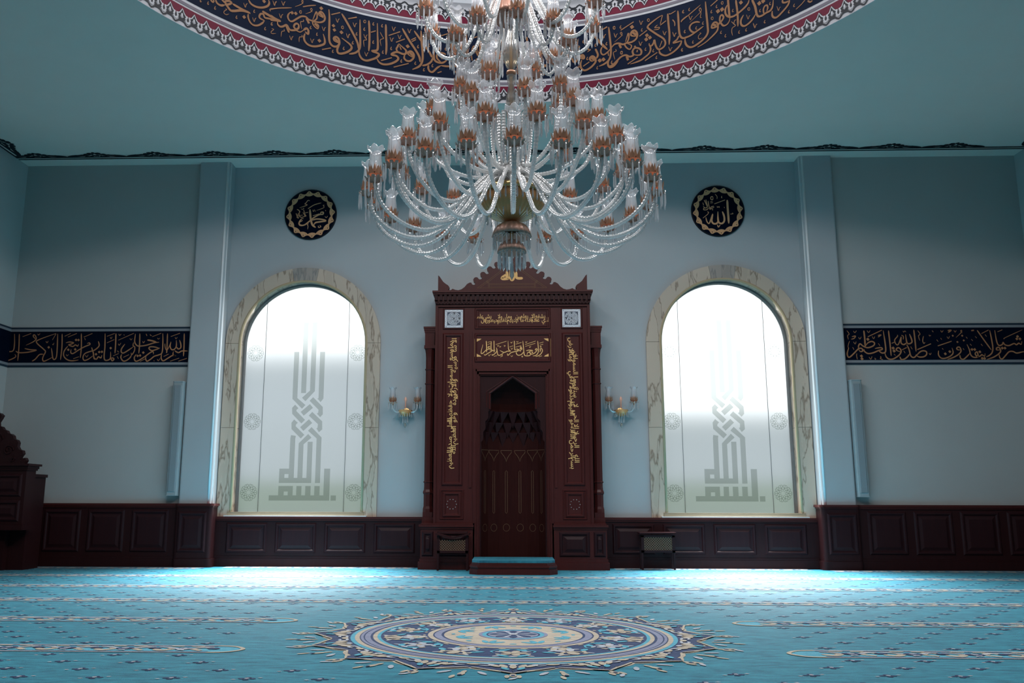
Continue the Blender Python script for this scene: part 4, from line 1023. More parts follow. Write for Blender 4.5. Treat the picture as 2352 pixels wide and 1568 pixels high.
    for sgn in (-1, 1):
        for zz in (.255, 1.155, 2.05):
            g = MB()
            cu, cv = sgn * .672, zz
            for i in range(10):
                a = 2 * PI * i / 10; b_ = a + PI / 10
                q = lambda r, t: (cu + r * math.cos(t), cv + r * math.sin(t))
                for P in ([q(.105, a - .16), q(.105, a + .16)], [q(.105, a + .16), q(.092, b_), q(.105, b_ + .15)], [q(.062, a), q(.088, b_)], [q(.062, a), q(.088, a - PI / 10)], [q(.062, a), q(.098, a)], [q(.025, a), q(.045, b_), q(.062, a)], [q(.045, b_), q(.062, b_ + PI / 10)]):
                    pen(g, P, .0085, pl, False, False)
            obj('etched_rosette', g, 'film', W_)

# beyond the glass
struct('exterior_ground', MB().box(-40, 40, .7, 70, -.5, -.3), 'ext_ground')
struct('exterior', MB().box(-12, -1.2, 12, 16, -.3, 4.7).box(-12.3, -1.0, 11.7, 16.3, 4.7, 4.85), 'ext_wall')
struct('exterior', MB().box(.5, 14, 12, 16, -.3, 3.1).box(.2, 14.3, 11.7, 16.3, 3.1, 3.2), 'ext_wall')
struct('exterior', MB().box(-12, 12, 5.0, 5.8, -.3, 1.15), 'ext_green')

# ---------------------------------------------------------------- round calligraphy plaques
def plaque(cx, label, data):
    cz, R_ = 4.51, .343
    t = thing('calligraphy_plaque', label, 'plaque', (cx, YB, cz), 'round calligraphy plaques above the windows')
    g = MB().lathe([(0, 0), (R_, 0), (R_, .018), (0, .018)], 64)
    g.v = [(x + cx, YB - z, y + cz) for x, y, z in g.v]
    obj('disc', g, 'navy', t)
    e = MB().lathe([(R_ - .012, .018), (R_ - .008, .024), (R_ + .002, .020), (R_ + .002, 0)], 64)
    e.v = [(x + cx, YB - z, y + cz) for x, y, z in e.v]
    obj('rim', e, 'black', t)
    b = MB()
    pl = lambda u, v: (cx + u, YB - .0195, cz + v)
    pl2 = lambda u, v: (cx + u, YB - .0205, cz + v)
    n = 16
    for i in range(n):
        a = 2 * PI * (i + .25) / n
        q = lambda r, s: (r * math.cos(a + s), r * math.sin(a + s))
        b.mat('plaque_bronze')
        pen(b, [q(.286, -.20), q(.268, -.10), q(.262, 0), q(.268, .10), q(.286, .20)], .020, pl, False)
        for r, s, l, wd, ro_ in ((.303, 0, .022, .016, 0), (.300, .055, .022, .012, -.5), (.300, -.055, .022, .012, .5), (.291, .105, .024, .010, -1.0), (.291, -.105, .024, .010, 1.0), (.281, .03, .018, .012, 1.2), (.281, -.03, .018, .012, -1.2)):
            x, y = q(r, s)
            disc(b, x, y, l, pl, wd, 8, a + s + ro_)
        b.mat('navy')
        x, y = q(.300, 0); disc(b, x, y, .007, pl2, None, 6)
    obj('leaf_border', b, None, t)
    l = MB(); strokes(l, data, lambda u, v: (cx + u, YB - .021, cz + v))
    obj('lettering', l, 'plaque_bronze', t)
plaque(-2.66, 'round navy calligraphy plaque with a knotted crossing word, above the window nearer the pulpit', S_MEDL)
plaque(2.675, 'round navy calligraphy plaque with one tall upright stroke, above the window away from the pulpit', S_MEDR)

# ---------------------------------------------------------------- column speakers
def speaker(sx, label):
    x0, x1 = sorted((sx * 4.118, sx * 4.255))
    cx = (x0 + x1) / 2
    t = thing('column_speaker', label, 'speaker', (cx, YO, .86), 'column speakers beside the pilasters')
    obj('cabinet', zprism(MB(), round_rect(x0, x1, .105, .185, .02), .86, 2.25), 'speaker', t)
    obj('front_grille', zprism(MB(), round_rect(x0 + .022, x1 - .022, .096, .12, .012), .90, 2.21), 'grille', t)
    for z in (.850, 2.25): obj('end_cap', zprism(MB(), round_rect(x0 - .003, x1 + .003,   .100, .187, .022), z, z + .012), 'speaker', t)
    for z in (1.1, 2.0): obj('bracket', MB().box(cx - .03, cx + .03, .183, YO, z, z + .05), 'frame', t)
speaker(-1, 'slim grey column speaker beside the pilaster on the pulpit side')
speaker(1, 'slim grey column speaker beside the pilaster on the side away from the pulpit')

# ================================================================ mihrab
mih = thing('mihrab', 'tall carved mahogany prayer niche with gilt inscriptions between the two arched windows', 'prayer niche', (0, YB, 0))
BK = YB - .002
for s in (-1, 1):
    X = lambda a, b: tuple(sorted((s * a, s * b)))
    # pedestal
    p = MB().box(*X(.48, 1.10), -.04, BK, 0, .49).box(*X(.47, 1.125), -.07, BK, 0, .085).box(*X(.475, 1.11), -.055, BK, .085, .12)
    p.box(*X(.47, 1.12), -.065, BK, .49, .515).box(*X(.475, 1.11), -.05, BK, .465, .49).box(*X(.478, 1.10), -.045, BK, .515, .532)
    ped = obj('pedestal', p, 'wood', mih)
    panel_part(ped, *X(.54, .90), .15, .44, -.04, 'wood_panel')
    panel_part(ped, *X(.945, 1.085), .15, .44, -.04, 'wood_panel')
    # jamb with its fields
    j = MB().box(*X(.463, .945), 0, BK, .532, 3.20)
    j.box(*X(.925, .957), -.018, .10, .532, 3.20)
    j.box(*X(.455, .480), -.014, .10, .532, 2.40)
    j.box(*X(.500, .530), -.010, .02, .95, 2.86)
    j.frame(*X(.605, .865), .97, 2.84, 0, .018, .05)
    j.frame(*X(.620, .850), .60, .905, 0, .016, .045)
    j.frame(*X(.590, .880), .575, .93, 0, .010, .020)
    j.frame(*X(.600, .865), 2.885, 3.155, 0, .014, .022)
    jb = obj('jamb', j, 'wood', mih)
    d = MB()
    for k in range(10):
        a = 2 * PI * k / 10
        x, z = s * .737 + .058 * math.cos(a), .755 + .058 * math.sin(a)
        d.lathe([(.0055, 0), (.004, .004), (0, .005)], 8)
        n_ = 24
        d.v[-n_:] = [(x + q[0], -.001 - q[2], z + q[1]) for q in d.v[-n_:]]
    obj('stud_circle', d, 'silver', jb, kind='stuff')
    # square kufic plate
    cxk, czk, h = s * .728, 3.020, .112
    k_ = MB().box(cxk - h, cxk + h, -.012, .0, czk - h, czk + h)
    kp = obj('kufic_plate', k_, 'kufic_white', jb)
    kp['label'] = 'white square plate with grey maze lettering'
    g = MB()
    pk = lambda u, v: (cxk + u, -.0135, czk + v)
    q = .084
    g.add([pk(-q, -q), pk(q, -q), pk(q, q), pk(-q, q)], [(0, 1, 2, 3)])
    g2 = MB()
    pk2 = lambda u, v: (cxk + u, -.015, czk + v)
    for i in range(1, 8):
        r_ = q * i / 8
        a0 = random.uniform(0, 6)
        gap = .5 if i % 2 else .25
        P = [(r_ * max(-1, min(1, 1.12 * math.cos(a0 + gap + (2 * PI - gap) * k / 28))), r_ * max(-1, min(1, 1.12 * math.sin(a0 + gap + (2 * PI - gap) * k / 28)))) for k in range(29)]
        pen(g2, P, .0048, pk2, False, False)
    for k in range(18):
        a = 2 * PI * k / 18
        pen(g2, [(.5 * q * math.cos(a) * (1.4 if k % 3 else .6), .5 * q * math.sin(a) * (1.4 if k % 3 else .6)), (q * .95 * math.cos(a), q * .95 * math.sin(a))], .003, pk2, False, False)
    for k in range(34):
        for e in range(4):
            u = -h + .006 + (2 * h - .012) * k / 33
            v = h - .015 + random.uniform(-.006, .006)
            uu_, vv_ = ((u, v), (v, u), (u, -v), (-v, u))[e]
            g2.mat('kufic_white')
            disc(g2.mat('kufic_grey'), uu_, vv_, .0030, pk2, None, 4)
    for i, m_ in enumerate(g2.mats): pass
    obj('maze_field', g, 'kufic_grey', kp)
    ml = MB()
    ml.v, ml.f = g2.v, g2.f
    # lines inside the field are pale, ticks on the border grey
    ml.mats = ['kufic_white', 'kufic_grey']
    ml.m = [0 if max(abs(ml.v[f_[0]][0] - cxk), abs(ml.v[f_[0]][2] - czk)) < q else 1 for f_ in ml.f]
    obj('maze_lines', ml, None, kp, kind='stuff')
    g3 = MB()
    for (u, v, r_) in ((0, q * .82, .014), (s * -.0 + .0, 0, .007), (q * .78 * (1 if s < 0 else -1), 0, .012)):
        pen(g3, [(u - r_, v + r_ * .6), (u + r_, v + r_ * .6), (u, v - r_)], .010, lambda a, b: (cxk + a, -.0165, czk + b), False, False)
    obj('dark_knots', g3, 'black', kp, kind='stuff')
    # outer half column on a backing board
    obj('backing_board', MB().box(*X(.944, 1.085), .17, BK, .532, 2.93), 'wood_dark', mih)
    cxc, cyc = s * 1.032, .125
    def sq(h_, z0, z1, mb): return mb.box(cxc - h_, cxc + h_, cyc - h_, cyc + h_, z0, z1)
    sh = MB().lathe([(.052, .95), (.052, 2.66)], 8, (cxc, cyc, 0), PI / 8, 2 * PI + PI / 8)
    col = obj('column', sh, 'wood', mih)
    cb = MB(); sq(.066, .532, .60, cb); sq(.058, .60, .66, cb)
    cb.lathe([(.066, .66), (.064, .70), (.056, .73), (.056, .87), (.066, .885), (.066, .90), (.054, .93), (.054, .952)], 8, (cxc, cyc, 0), PI / 8, 2 * PI + PI / 8)
    obj('base', cb, 'wood', col)
    for z in (1.02, 2.22, 2.40):
        rg = MB().lathe([(.052, z - .012), (.062, z - .005), (.062, z + .005), (.052, z + .012)], 8, (cxc, cyc, 0), PI / 8, 2 * PI + PI / 8)
        obj('ring_moulding', rg, 'wood', col)
    cc = MB().lathe([(.052, 2.55), (.056, 2.60), (.066, 2.66), (.070, 2.68)], 8, (cxc, cyc, 0), PI / 8, 2 * PI + PI / 8)
    sq(.068, 2.66, 2.70, cc); sq(.060, 2.70, 2.86, cc); sq(.066, 2.86, 2.885, cc); sq(.072, 2.885, 2.91, cc); sq(.078, 2.91, 2.935, cc)
    obj('capital', cc, 'wood', col)

# head panels across the top
hd = MB().box(-.463, .463, 0, BK, 2.38, 3.20)
hd.frame(-.470, .470, 2.885, 3.155, 0, .014, .028)
hd.frame(-.470, .470, 2.47, 2.835, 0, .016, .030)
hd.frame(-.430, .430, 2.915, 3.125, 0, .008, .014)
head = obj('head_panel', hd, 'wood_h', mih)
for s in (-1, 1):
    X = lambda a, b: tuple(sorted((s * a, s * b)))
t1 = MB()
two_tier(t1, '\u0627\u0644\u0630\u064A \u064A\u0634\u0641\u0639 \u0639\u0646\u062F\u0647 \u0627\u0644\u0627 \u0628\u0627\u0630\u0646\u0647 \u064A\u0639\u0644\u0645 \u0645\u0627 \u0628\u064A\u0646 \u0627\u064A\u062F\u064A\u0647\u0645 \u0648\u0645\u0627 \u062E\u0644\u0641\u0647\u0645 \u0648\u0644\u0627 \u064A\u062D\u064A\u0637\u0648\u0646 \u0628\u0634\u064A \u0645\u0646 \u0639\u0644\u0645\u0647',
         .93, .135, lambda u, v: (.462 - u, -.004, 2.945 + v))
obj('upper_inscription', t1, 'gold_leaf', head)
t2 = MB(); strokes(t2, S_PANEL, lambda u, v: (u, -.004, v))
obj('lower_inscription', t2, 'gold_leaf', head)
for sx in (-1, 1):
    for sz in (-1, 1):
        br = MB()
        q = lambda a, b: (sx * a, -.004, 2.654 + sz * b)
        br.add([q(.470, .113), q(.385, .113), q(.400, .098), q(.440, .078), q(.456, .030), q(.462, 0), q(.470, 0)], [(0, 1, 2, 3), (0, 3, 4), (0, 4, 5, 6)])
        obj('corner_bracket', br, 'gold_leaf', head)

# upright inscriptions on the jambs
vl = MB()
two_tier(vl, '\u0627\u0644\u0627 \u0628\u0645\u0627 \u0634\u0627 \u0648\u0633\u0639 \u0643\u0631\u0633\u064A\u0647 \u0627\u0644\u0633\u0645\u0648\u0627\u062A \u0648\u0627\u0644\u0627\u0631\u0636 \u0648\u0644\u0627 \u064A\u0648\u062F\u0647 \u062D\u0641\u0638\u0647\u0645\u0627 \u0648\u0647\u0648 \u0627\u0644\u0639\u0644\u064A \u0627\u0644\u0639\u0638\u064A\u0645 \u0635\u062F\u0642 \u0627\u0644\u0644\u0647 \u0627\u0644\u0639\u0638\u064A\u0645',
         1.60, .140, lambda u, v: (-.660 - v, -.004, 2.775 - u))
obj('upright_inscription', vl, 'gold_leaf', mih)
vr = MB()
two_tier(vr, '\u0628\u0633\u0645 \u0627\u0644\u0644\u0647 \u0627\u0644\u0631\u062D\u0645\u0646 \u0627\u0644\u0631\u062D\u064A\u0645 \u0627\u0644\u0644\u0647 \u0644\u0627 \u0627\u0644\u0647 \u0627\u0644\u0627 \u0647\u0648 \u0627\u0644\u062D\u064A \u0627\u0644\u0642\u064A\u0648\u0645 \u0644\u0627 \u062A\u0627\u062E\u0630\u0647 \u0633\u0646\u0629 \u0648\u0644\u0627 \u0646\u0648\u0645 \u0644\u0647 \u0645\u0627 \u0641\u064A \u0627\u0644\u0633\u0645\u0648\u0627\u062A \u0648\u0645\u0627 \u0641\u064A \u0627\u0644\u0627\u0631\u0636',
         1.60, .140, lambda u, v: (.660 + v, -.004, 1.175 + u))
obj('upright_inscription', vr, 'gold_leaf', mih)

# cornice with dentils
co = MB()
for hw, y, z0, z1 in ((.948, -.02, 3.17, 3.20), (.955, -.035, 3.20, 3.225), (.962, -.045, 3.225, 3.24), (.968, -.050, 3.24, 3.315), (.985, -.085, 3.315, 3.335), (.992, -.10, 3.335, 3.36)):
    co.box(-hw, hw, y, BK, z0, z1)
cor = obj('cornice', co, 'wood', mih)
de = MB()
for i in range(34):
    x = -.945 + 1.89 * i / 33
    de.box(x - .017, x + .017, -.075, -.05, 3.245, 3.315)
for i in range(48):
    x = -.945 + 1.89 * i / 47
    de.box(x - .014, x + .014, -.050, -.045, 3.205, 3.225)
obj('dentils', de, 'wood_dark', cor, kind='stuff')

# scalloped crest
CRZ = [(268, 352), (268, 165), (283, 178), (297, 200), (318, 232), (345, 255), (368, 270), (381, 290), (376, 304), (369, 306), (374, 316), (386, 321), (400, 316), (412, 306), (440, 317), (470, 321), (500, 312), (530, 290), (555, 258), (580, 243), (598, 243), (603, 256), (613, 266), (628, 266), (637, 257), (634, 244), (620, 232), (616, 212), (626, 194), (644, 186), (660, 190), (668, 202), (680, 211), (697, 207), (706, 194), (699, 182), (687, 172), (685, 152), (696, 136), (716, 131), (732, 137), (740, 149), (754, 156), (768, 149), (773, 136), (762, 124), (753, 110), (755, 90), (770, 76), (788, 75), (800, 82), (808, 94), (824, 99), (838, 90), (841, 78), (831, 66), (824, 52), (830, 36), (846, 28), (864, 30), (875, 40), (888, 44), (902, 36), (905, 22), (897, 8), (898, -10), (914, -22), (932, -24), (948, -14), (962, -12), (972, -24), (985, -45), (1003, -62)]
def czc(px, py): return ((940 + .236 * px - 1177) / 187.2, 3.199 + (700 - (590 + .236 * py)) * .00524)
half = [czc(*p) for p in CRZ]
out = half + [(-x, z) for x, z in reversed(half[:-1])]
cr = MB()
n = len(half)
for yy in (-.035, .035):            # front and back faces as strips down to the base line
    for H in (half, [(-x, z) for x, z in half]):
        for (xa, za), (xb, zb) in zip(H[:-1], H[1:]):
            pass
crest = obj('crest', MB().prism(out, -.035, .035), 'wood', mih)
bm = bmesh.new(); bm.from_mesh(crest.data); bmesh.ops.triangulate(bm, faces=[f for f in bm.faces if len(f.verts) > 4]); bmesh.ops.recalc_face_normals(bm, faces=bm.faces); bm.to_mesh(crest.data); bm.free()
ln = MB()
pl = lambda u, v: (u, -.0365, v)
def czl(*pts): return [czc(*p) for p in pts]
for P in (((655, 300), (760, 225), (895, 118)), ((680, 300), (765, 238), (905, 128)), ((768, 300), (768, 258), (745, 228)), ((778, 300), (778, 256), (752, 222)), ((778, 256), (1222, 256)), ((660, 300), (1345, 300)), ((778, 268), (1222, 268)), ((778, 290), (1222, 290)),
          ((1345, 300), (1240, 225), (1105, 118)), ((1320, 300), (1235, 238), (1095, 128)), ((1232, 300), (1232, 258), (1255, 228)), ((1222, 300), (1222, 256), (1248, 222)), ((895, 118), (985, 30)), ((905, 128), (985, 48)), ((1105, 118), (1015, 30)), ((1095, 128), (1015, 48))):
    pen(ln, czl(*P), .0055, pl, False, False)
obj('inlay_lines', ln, 'inlay', crest)
pd = MB(); strokes(pd, S_PED, lambda u, v: (u * 1.0, -.0368, v))
obj('gilt_word', pd, 'gold_leaf', crest)

# niche front with stepped pointed opening, half-round niche, honeycomb vaulting
OP = [(.385, 0), (.385, 1.50), (.362, 1.53), (.362, 1.62), (.335, 1.66), (.335, 1.75), (.300, 1.79), (.300, 1.87), (.268, 1.90), (.268, 2.09), (0, 2.283)]
nf = MB()
yn = .05
for s in (-1, 1):
    for (xa, za), (xb, zb) in zip(OP[:-1], OP[1:]):
        if abs(za - zb) > 1e-6:
            nf.add([(s * xa, yn, za), (s * .47, yn, za), (s * .47, yn, zb), (s * xb, yn, zb)], [(0, 1, 2, 3)])
    nf.add([(s * .47, yn, 2.283), (0, yn, 2.283), (0, yn, 2.39), (s * .47, yn, 2.39)], [(0, 1, 2, 3)])
    # reveal of the opening
    for (xa, za), (xb, zb) in zip(OP[:-1], OP[1:]):
        nf.add([(s * xa, yn, za), (s * xb, yn, zb), (s * xb, yn + .03, zb), (s * xa, yn + .03, za)], [(0, 1, 2, 3)])
nfo = obj('niche_front', nf, 'wood_dark', mih)
fm = MB()
for k, (hx, zt, y) in enumerate(((.463, 2.385, -.006), (.440, 2.350, .012), (.425, 2.335, .030))):
    wd = .024
    fm.box(-hx, -hx + wd, y, yn + .01, .0, zt).box(hx - wd, hx, y, yn + .01, 0, zt).box(-hx, hx, y, yn + .01, zt - wd, zt)
obj('frame_moulding', fm, 'wood', nfo)
am = MB()
AP = [(-.285, 1.90), (-.285, 2.095), (0, 2.305), (.285, 2.095), (.285, 1.90)]
am.tube([(x, yn - .004, z) for x, z in AP], .011, 6)
am.tube([(x * 1.12, yn - .002, z + .02) for x, z in AP], .006, 6)
obj('arch_moulding', am, 'wood', nfo)
RX, RY, YC = .395, .255, .08
FA = [math.radians(a) for a in (-90, -77.1, -51.4, -25.7, 0, 25.7, 51.4, 77.1, 90)]
def nic(a, f=1.0): return (RX * f * math.sin(a), YC + RY * f * math.cos(a))
nw = MB()
for a, b_ in zip(FA[:-1], FA[1:]):
    p, q = nic(a), nic(b_)
    nw.add([(*p, 0), (*q, 0), (*q, 1.92), (*p, 1.92)], [(0, 1, 2, 3)])
    for k in range(6):                      # pointed hood
        z0, z1 = 1.92 + .42 * k / 6, 1.92 + .42 * (k + 1) / 6
        f0, f1 = math.cos(PI / 2 * k / 6), math.cos(PI / 2 * (k + 1) / 6)
        p0, q0, p1, q1 = nic(a, f0), nic(b_, f0), nic(a, f1), nic(b_, f1)
        nw.add([(*p0, z0), (*q0, z0), (*q1, z1), (*p1, z1)], [(0, 1, 2, 3)])
niche = obj('niche', nw, 'wood_niche', mih)
inl = MB()
for i in range(1, 7):
    a, b_ = FA[i], FA[i + 1]
    p, q = Vector((*nic(a), 0)), Vector((*nic(b_), 0))
    mid = (p + q) / 2; dr = (q - p).normalized()
    nrm = Vector((dr.y, -dr.x, 0)) * (1 if dr.x > 0 else 1)
    nrm = Vector((-mid.x, YC - mid.y - .02, 0)).normalized()
    pl = lambda u, v, mid=mid, dr=dr, nrm=nrm: tuple(mid + dr * u + nrm * .004 + Vector((0, 0, v)))
    pen(inl, [(-.068, 1.412), (.068, 1.412), (.064, 1.385), (.030, 1.345), (.012, 1.315), (0, 1.275), (-.012, 1.315), (-.030, 1.345), (-.064, 1.385), (-.068, 1.412)], .0055, pl, False, False)
    pen(inl, [(-.013, .66), (-.013, 1.15), (0, 1.165), (.013, 1.15), (.013, .66), (0, .645), (-.013, .66)], .0048, pl, False, False)
    pen(inl, [(.040 * math.cos(2 * PI * k / 20), .475 + .044 * math.sin(2 * PI * k / 20)) for k in range(21)], .0042, pl, False, False)
obj('inlay_lines', inl, 'inlay', niche)
mq = MB()
for tier, (z0, z1, f0, f1) in enumerate(((1.50, 1.63, 1.0, .90), (1.61, 1.75, .93, .78), (1.73, 1.88, .82, .62))):
    nC = 9 - tier
    for i in range(nC):
        a0 = -PI / 2 + PI * i / nC; a1 = a0 + PI / nC; am_ = (a0 + a1) / 2
        A, B = nic(a0, f1), nic(a1, f1)
        A2, B2 = nic(a0, 1.02), nic(a1, 1.02)
        T = nic(am_, f0 * .99)
        mq.add([(*A, z1), (*B, z1), (*B2, z1 + .01), (*A2, z1 + .01), (*T, z0 - (.05 if i % 2 else 0))], [(0, 1, 2, 3), (0, 4, 1), (0, 3, 4), (1, 4, 2), (2, 4, 3)])
obj('honeycomb_vault', mq, 'wood_dark', niche, kind='stuff')

# ---------------------------------------------------------------- carpeted step
st = thing('carpeted_step', 'low mahogany step topped with turquoise carpet in front of the prayer niche', 'step', (0, -.40, 0))
def oct_(hw, yf_, ch): return [(-hw, -.02 - .06), (-hw, yf_ + ch), (-hw + ch, yf_), (hw - ch, yf_), (hw, yf_ + ch), (hw, -.02 - .06)]
sb = MB()
zprism(sb, oct_(.485, -.775, .09), 0, .055); zprism(sb, oct_(.475, -.765, .09), .055, .075); zprism(sb, oct_(.482, -.772, .09), .075, .095); zprism(sb, oct_(.462, -.75, .09), .095, .125)
obj('base', sb, 'wood', st)
ct = zprism(MB(), oct_(.458, -.745, .09), .125, .150)
obj('carpet_top', ct, 'carpet', st)
g = MB().mat('c_navy')
for i in range(5):
    for j in range(-5, 6):
        disc(g, j * .085 + (.04 if i % 2 else 0), -.16 - i * .12, .016, fz(.1515), .010, 5)
obj('carpet_flowers', g, None, st, kind='stuff')

# ---------------------------------------------------------------- low reading desks with lattice fronts
def desk(label, x0, x1, y0, y1, h, vee, mat):
    t = thing('reading_desk', label, 'desk', ((x0 + x1) / 2, (y0 + y1) / 2, 0), 'low reading desks')
    w_ = x1 - x0
    for x in (x0 + .03, x1 - .03):
        for y in (y0 + .02, y1 - .02):
            obj('leg', MB().box(x - .011, x + .011, y - .011, y + .011, 0, h - .03), mat, t)
    n = 12
    top = MB()
    zt = lambda f: h - vee * (1 - abs(2 * f - 1)) ** 1.0
    for i in range(n):
        f0, f1 = i / n, (i + 1) / n
        xa, xb = x0 + w_ * f0, x0 + w_ * f1
        top.add([(xa, y0 - .02, zt(f0)), (xb, y0 - .02, zt(f1)), (xb, y1 + .02, zt(f1)), (xa, y1 + .02, zt(f0)), (xa, y0 - .02, zt(f0) - .016), (xb, y0 - .02, zt(f1) - .016), (xb, y1 + .02, zt(f1) - .016), (xa, y1 + .02, zt(f0) - .016)],
                [(0, 1, 2, 3), (4, 7, 6, 5), (0, 4, 5, 1), (3, 2, 6, 7)] + ([(0, 3, 7, 4)] if i == 0 else []) + ([(1, 5, 6, 2)] if i == n - 1 else []))
    obj('top_board', top, mat, t)
    zb, zu = .20, h - .055 - vee * .55
    fr = MB()
    fr.box(x0 + .02, x1 - .02, y0 + .004, y0 + .022, zb, zb + .026)
    fr.box(x0 + .02, x0 + .052, y0 + .004, y0 + .022, zb, zu + .02).box(x1 - .052, x1 - .02, y0 + .004, y0 + .022, zb, zu + .02)
    if not vee: fr.box(x0 + .02, x1 - .02, y0 + .004, y0 + .022, zu, zu + .026)
    obj('lattice_frame', fr, mat, t)
    la = MB()
    X0, X1, Z0, Z1 = x0 + .05, x1 - .05, zb + .024, zu + .004
    stp = .029
    for sgn in (-1, 1):
        k = -40
        while k < 80:
            c_ = X0 + k * stp
            # line x = c_ + sgn*(z-Z0)
            za, zb_ = Z0, Z1
            xa, xb = c_, c_ + sgn * (Z1 - Z0)
            def clip(x): return Z0 + (x - c_) / sgn
            pts = []
            lo, hi = Z0, Z1
            for lim in (X0, X1):
                zc_ = clip(lim)
                inside = lambda z: X0 - 1e-9 <= c_ + sgn * (z - Z0) <= X1 + 1e-9
                if lo < zc_ < hi:
                    if inside(lo): hi = zc_
                    elif inside(hi): lo = zc_
            if X0 - 1e-6 <= c_ + sgn * ((lo + hi) / 2 - Z0) <= X1 + 1e-6 and hi - lo > .004:
                pen(la, [(c_ + sgn * (lo - Z0), lo), (c_ + sgn * (hi - Z0), hi)], .0075, lambda u, v, sgn=sgn: (u, y0 + .012 + .002 * sgn, v), False, False)
            k += 1
    obj('lattice', la, 'lattice', t, kind='stuff')
    obj('back_rail', MB().box(x0 + .03, x1 - .03, y1 - .026, y1 - .010, h - .12, h - .03 - vee), mat, t)
desk('low dark reading desk with dipped top and lattice front before the niche', -.905, -.505, -.24, -.10, .425, .05, 'wood_dark')
desk('low reading desk with flat top and lattice front standing under a window', 1.49, 1.925, .02, .20, .432, 0, 'wood_dark')

# ---------------------------------------------------------------- preacher's balcony in the left corner
ku = thing('preaching_pulpit', 'dark carved wooden pulpit with scrolled crest in the room corner', 'pulpit', (-5.9, -.6, 0))
kx = -HX + .003
kb = MB().box(kx, -5.60, -.62, -.42, .454, 1.13)
kb.box(kx, -5.585, -.635, -.41, .454, .51).box(kx, -5.585, -.635, -.41, 1.13, 1.15).box(kx, -5.575, -.645, -.40, 1.15, 1.18).box(kx, -5.55, -.67, -.39, 1.18, 1.205)
body = obj('balcony_box', kb, 'wood_dark', ku)
for a, b_ in ((-6.40, -6.03), (-5.99, -5.64)):
    panel_part(body, a, b_, .83, 1.09, -.62)
    panel_part(body, a, b_, .55, .79, -.62)
dn = MB()
for i in range(19): dn.box(-6.44 + i * .046, -6.44 + i * .046 + .024, -.640, -.63, 1.152, 1.178)
obj('dentils', dn, 'wood_dark', body, kind='stuff')
obj('support', MB().box(kx, -5.85, -.50, -.10, 0, .454), 'wood_dark', ku)
sp = MB().box(kx, -5.655, -.42, -.09, 0, 1.06).box(kx, -5.635, -.43, -.085, 1.06, 1.095)
par = obj('stair_parapet', sp, 'wood_dark', ku)
CS = [(-6.45, 1.18), (-5.43, 1.18), (-5.415, 1.215), (-5.43, 1.245), (-5.46, 1.235), (-5.465, 1.205), (-5.485, 1.22), (-5.475, 1.26), (-5.455, 1.29), (-5.465, 1.325), (-5.50, 1.335), (-5.52, 1.37), (-5.515, 1.41), (-5.53, 1.44), (-5.565, 1.455), (-5.575, 1.49), (-5.60, 1.51), (-5.63, 1.515), (-5.645, 1.545), (-5.68, 1.56), (-5.70, 1.59),
      (-5.735, 1.60), (-5.74, 1.64), (-5.72, 1.68), (-5.705, 1.715), (-5.73, 1.74), (-5.76, 1.75), (-5.77, 1.79), (-5.80, 1.80), (-5.82, 1.84), (-5.86, 1.87), (-6.0, 1.98), (-6.1, 2.03), (-6.134, 2.05)]
CS = [(-6.45, 1.205)] + [(-5.63 + (x + 5.43) * 1.16, 1.205 + (z - 1.18) * 1.04) for x, z in CS[1:]] + [(-6.45, 2.11)]
cs = obj('scroll_crest', MB().prism(CS, -.63, -.57), 'wood_dark', ku)
bm = bmesh.new(); bm.from_mesh(cs.data); bmesh.ops.triangulate(bm, faces=[f for f in bm.faces if len(f.verts) > 4]); bmesh.ops.recalc_face_normals(bm, faces=bm.faces); bm.to_mesh(cs.data); bm.free()
sc = MB()
for x, z, r in ((-5.83, 1.36, .06), (-5.97, 1.49, .065), (-6.12, 1.66, .075), (-5.77, 1.255, .03)):
    sc.tube([(x + r * (1 - k / 40) * math.cos(k * .35), -.636, z + r * (1 - k / 40) * math.sin(k * .35)) for k in range(30)], .009, 5)
obj('carved_scrolls', sc, 'wood_dark', cs)

# ================================================================ crystal lamps
def scallop(n_, amp): return lambda r, z, a, k: (r, amp * math.cos(n_ * a))
def shade_mesh():
    prof = [(.022, 0), (.031, .006), (.036, .025), (.037, .055), (.034, .085), (.0315, .110), (.0325, .128), (.038, .142), (.0455, .152)]
    def fl_(r, z, a, k):
        q = max(0, k - 5) / 3
        return (r * (1 + .05 * q * math.cos(6 * a)), .008 * q * math.cos(6 * a))
    g = MB().lathe(prof, 24, fl=fl_)
    # rolled lip
    g.tube([((.0455 * (1 + .05 * math.cos(6 * a))) * math.sin(a), (.0455 * (1 + .05 * math.cos(6 * a))) * math.cos(a), .152 + .008 * math.cos(6 * a)) for a in [2 * PI * i / 36 for i in range(37)]], .0016, 4, caps=False)
    return g.mesh('glass_shade', 'shade_glass', True)
def flower_mesh():
    g = MB()
    def pet(a, r0_, z0, r1_, z1, r2_, z2, wd):
        def pt(r, z, s): 
            return (r * math.sin(a) + s * math.cos(a), r * math.cos(a) - s * math.sin(a), z)
        g.add([pt(r0_, z0, -wd * .4), pt(r0_, z0, wd * .4), pt(r1_, z1, wd), pt(r1_ + .004, z1 + .002, 0), pt(r1_, z1, -wd), pt(r2_, z2, 0)],
              [(0, 1, 3), (0, 3, 4), (1, 2, 3), (4, 3, 5), (3, 2, 5)])
    for i in range(8): pet(2 * PI * i / 8, .010, -.032, .040, -.006, .053, .042, .0165)
    for i in range(8): pet(2 * PI * (i + .5) / 8, .012, -.024, .036, .004, .043, .050, .0135)
    g.lathe([(.006, -.058), (.012, -.050), (.010, -.040), (.020, -.030), (.026, -.012), (.022, -.002), (0, -.001)], 12)
    return g.mesh('flower_cup', 'copper')
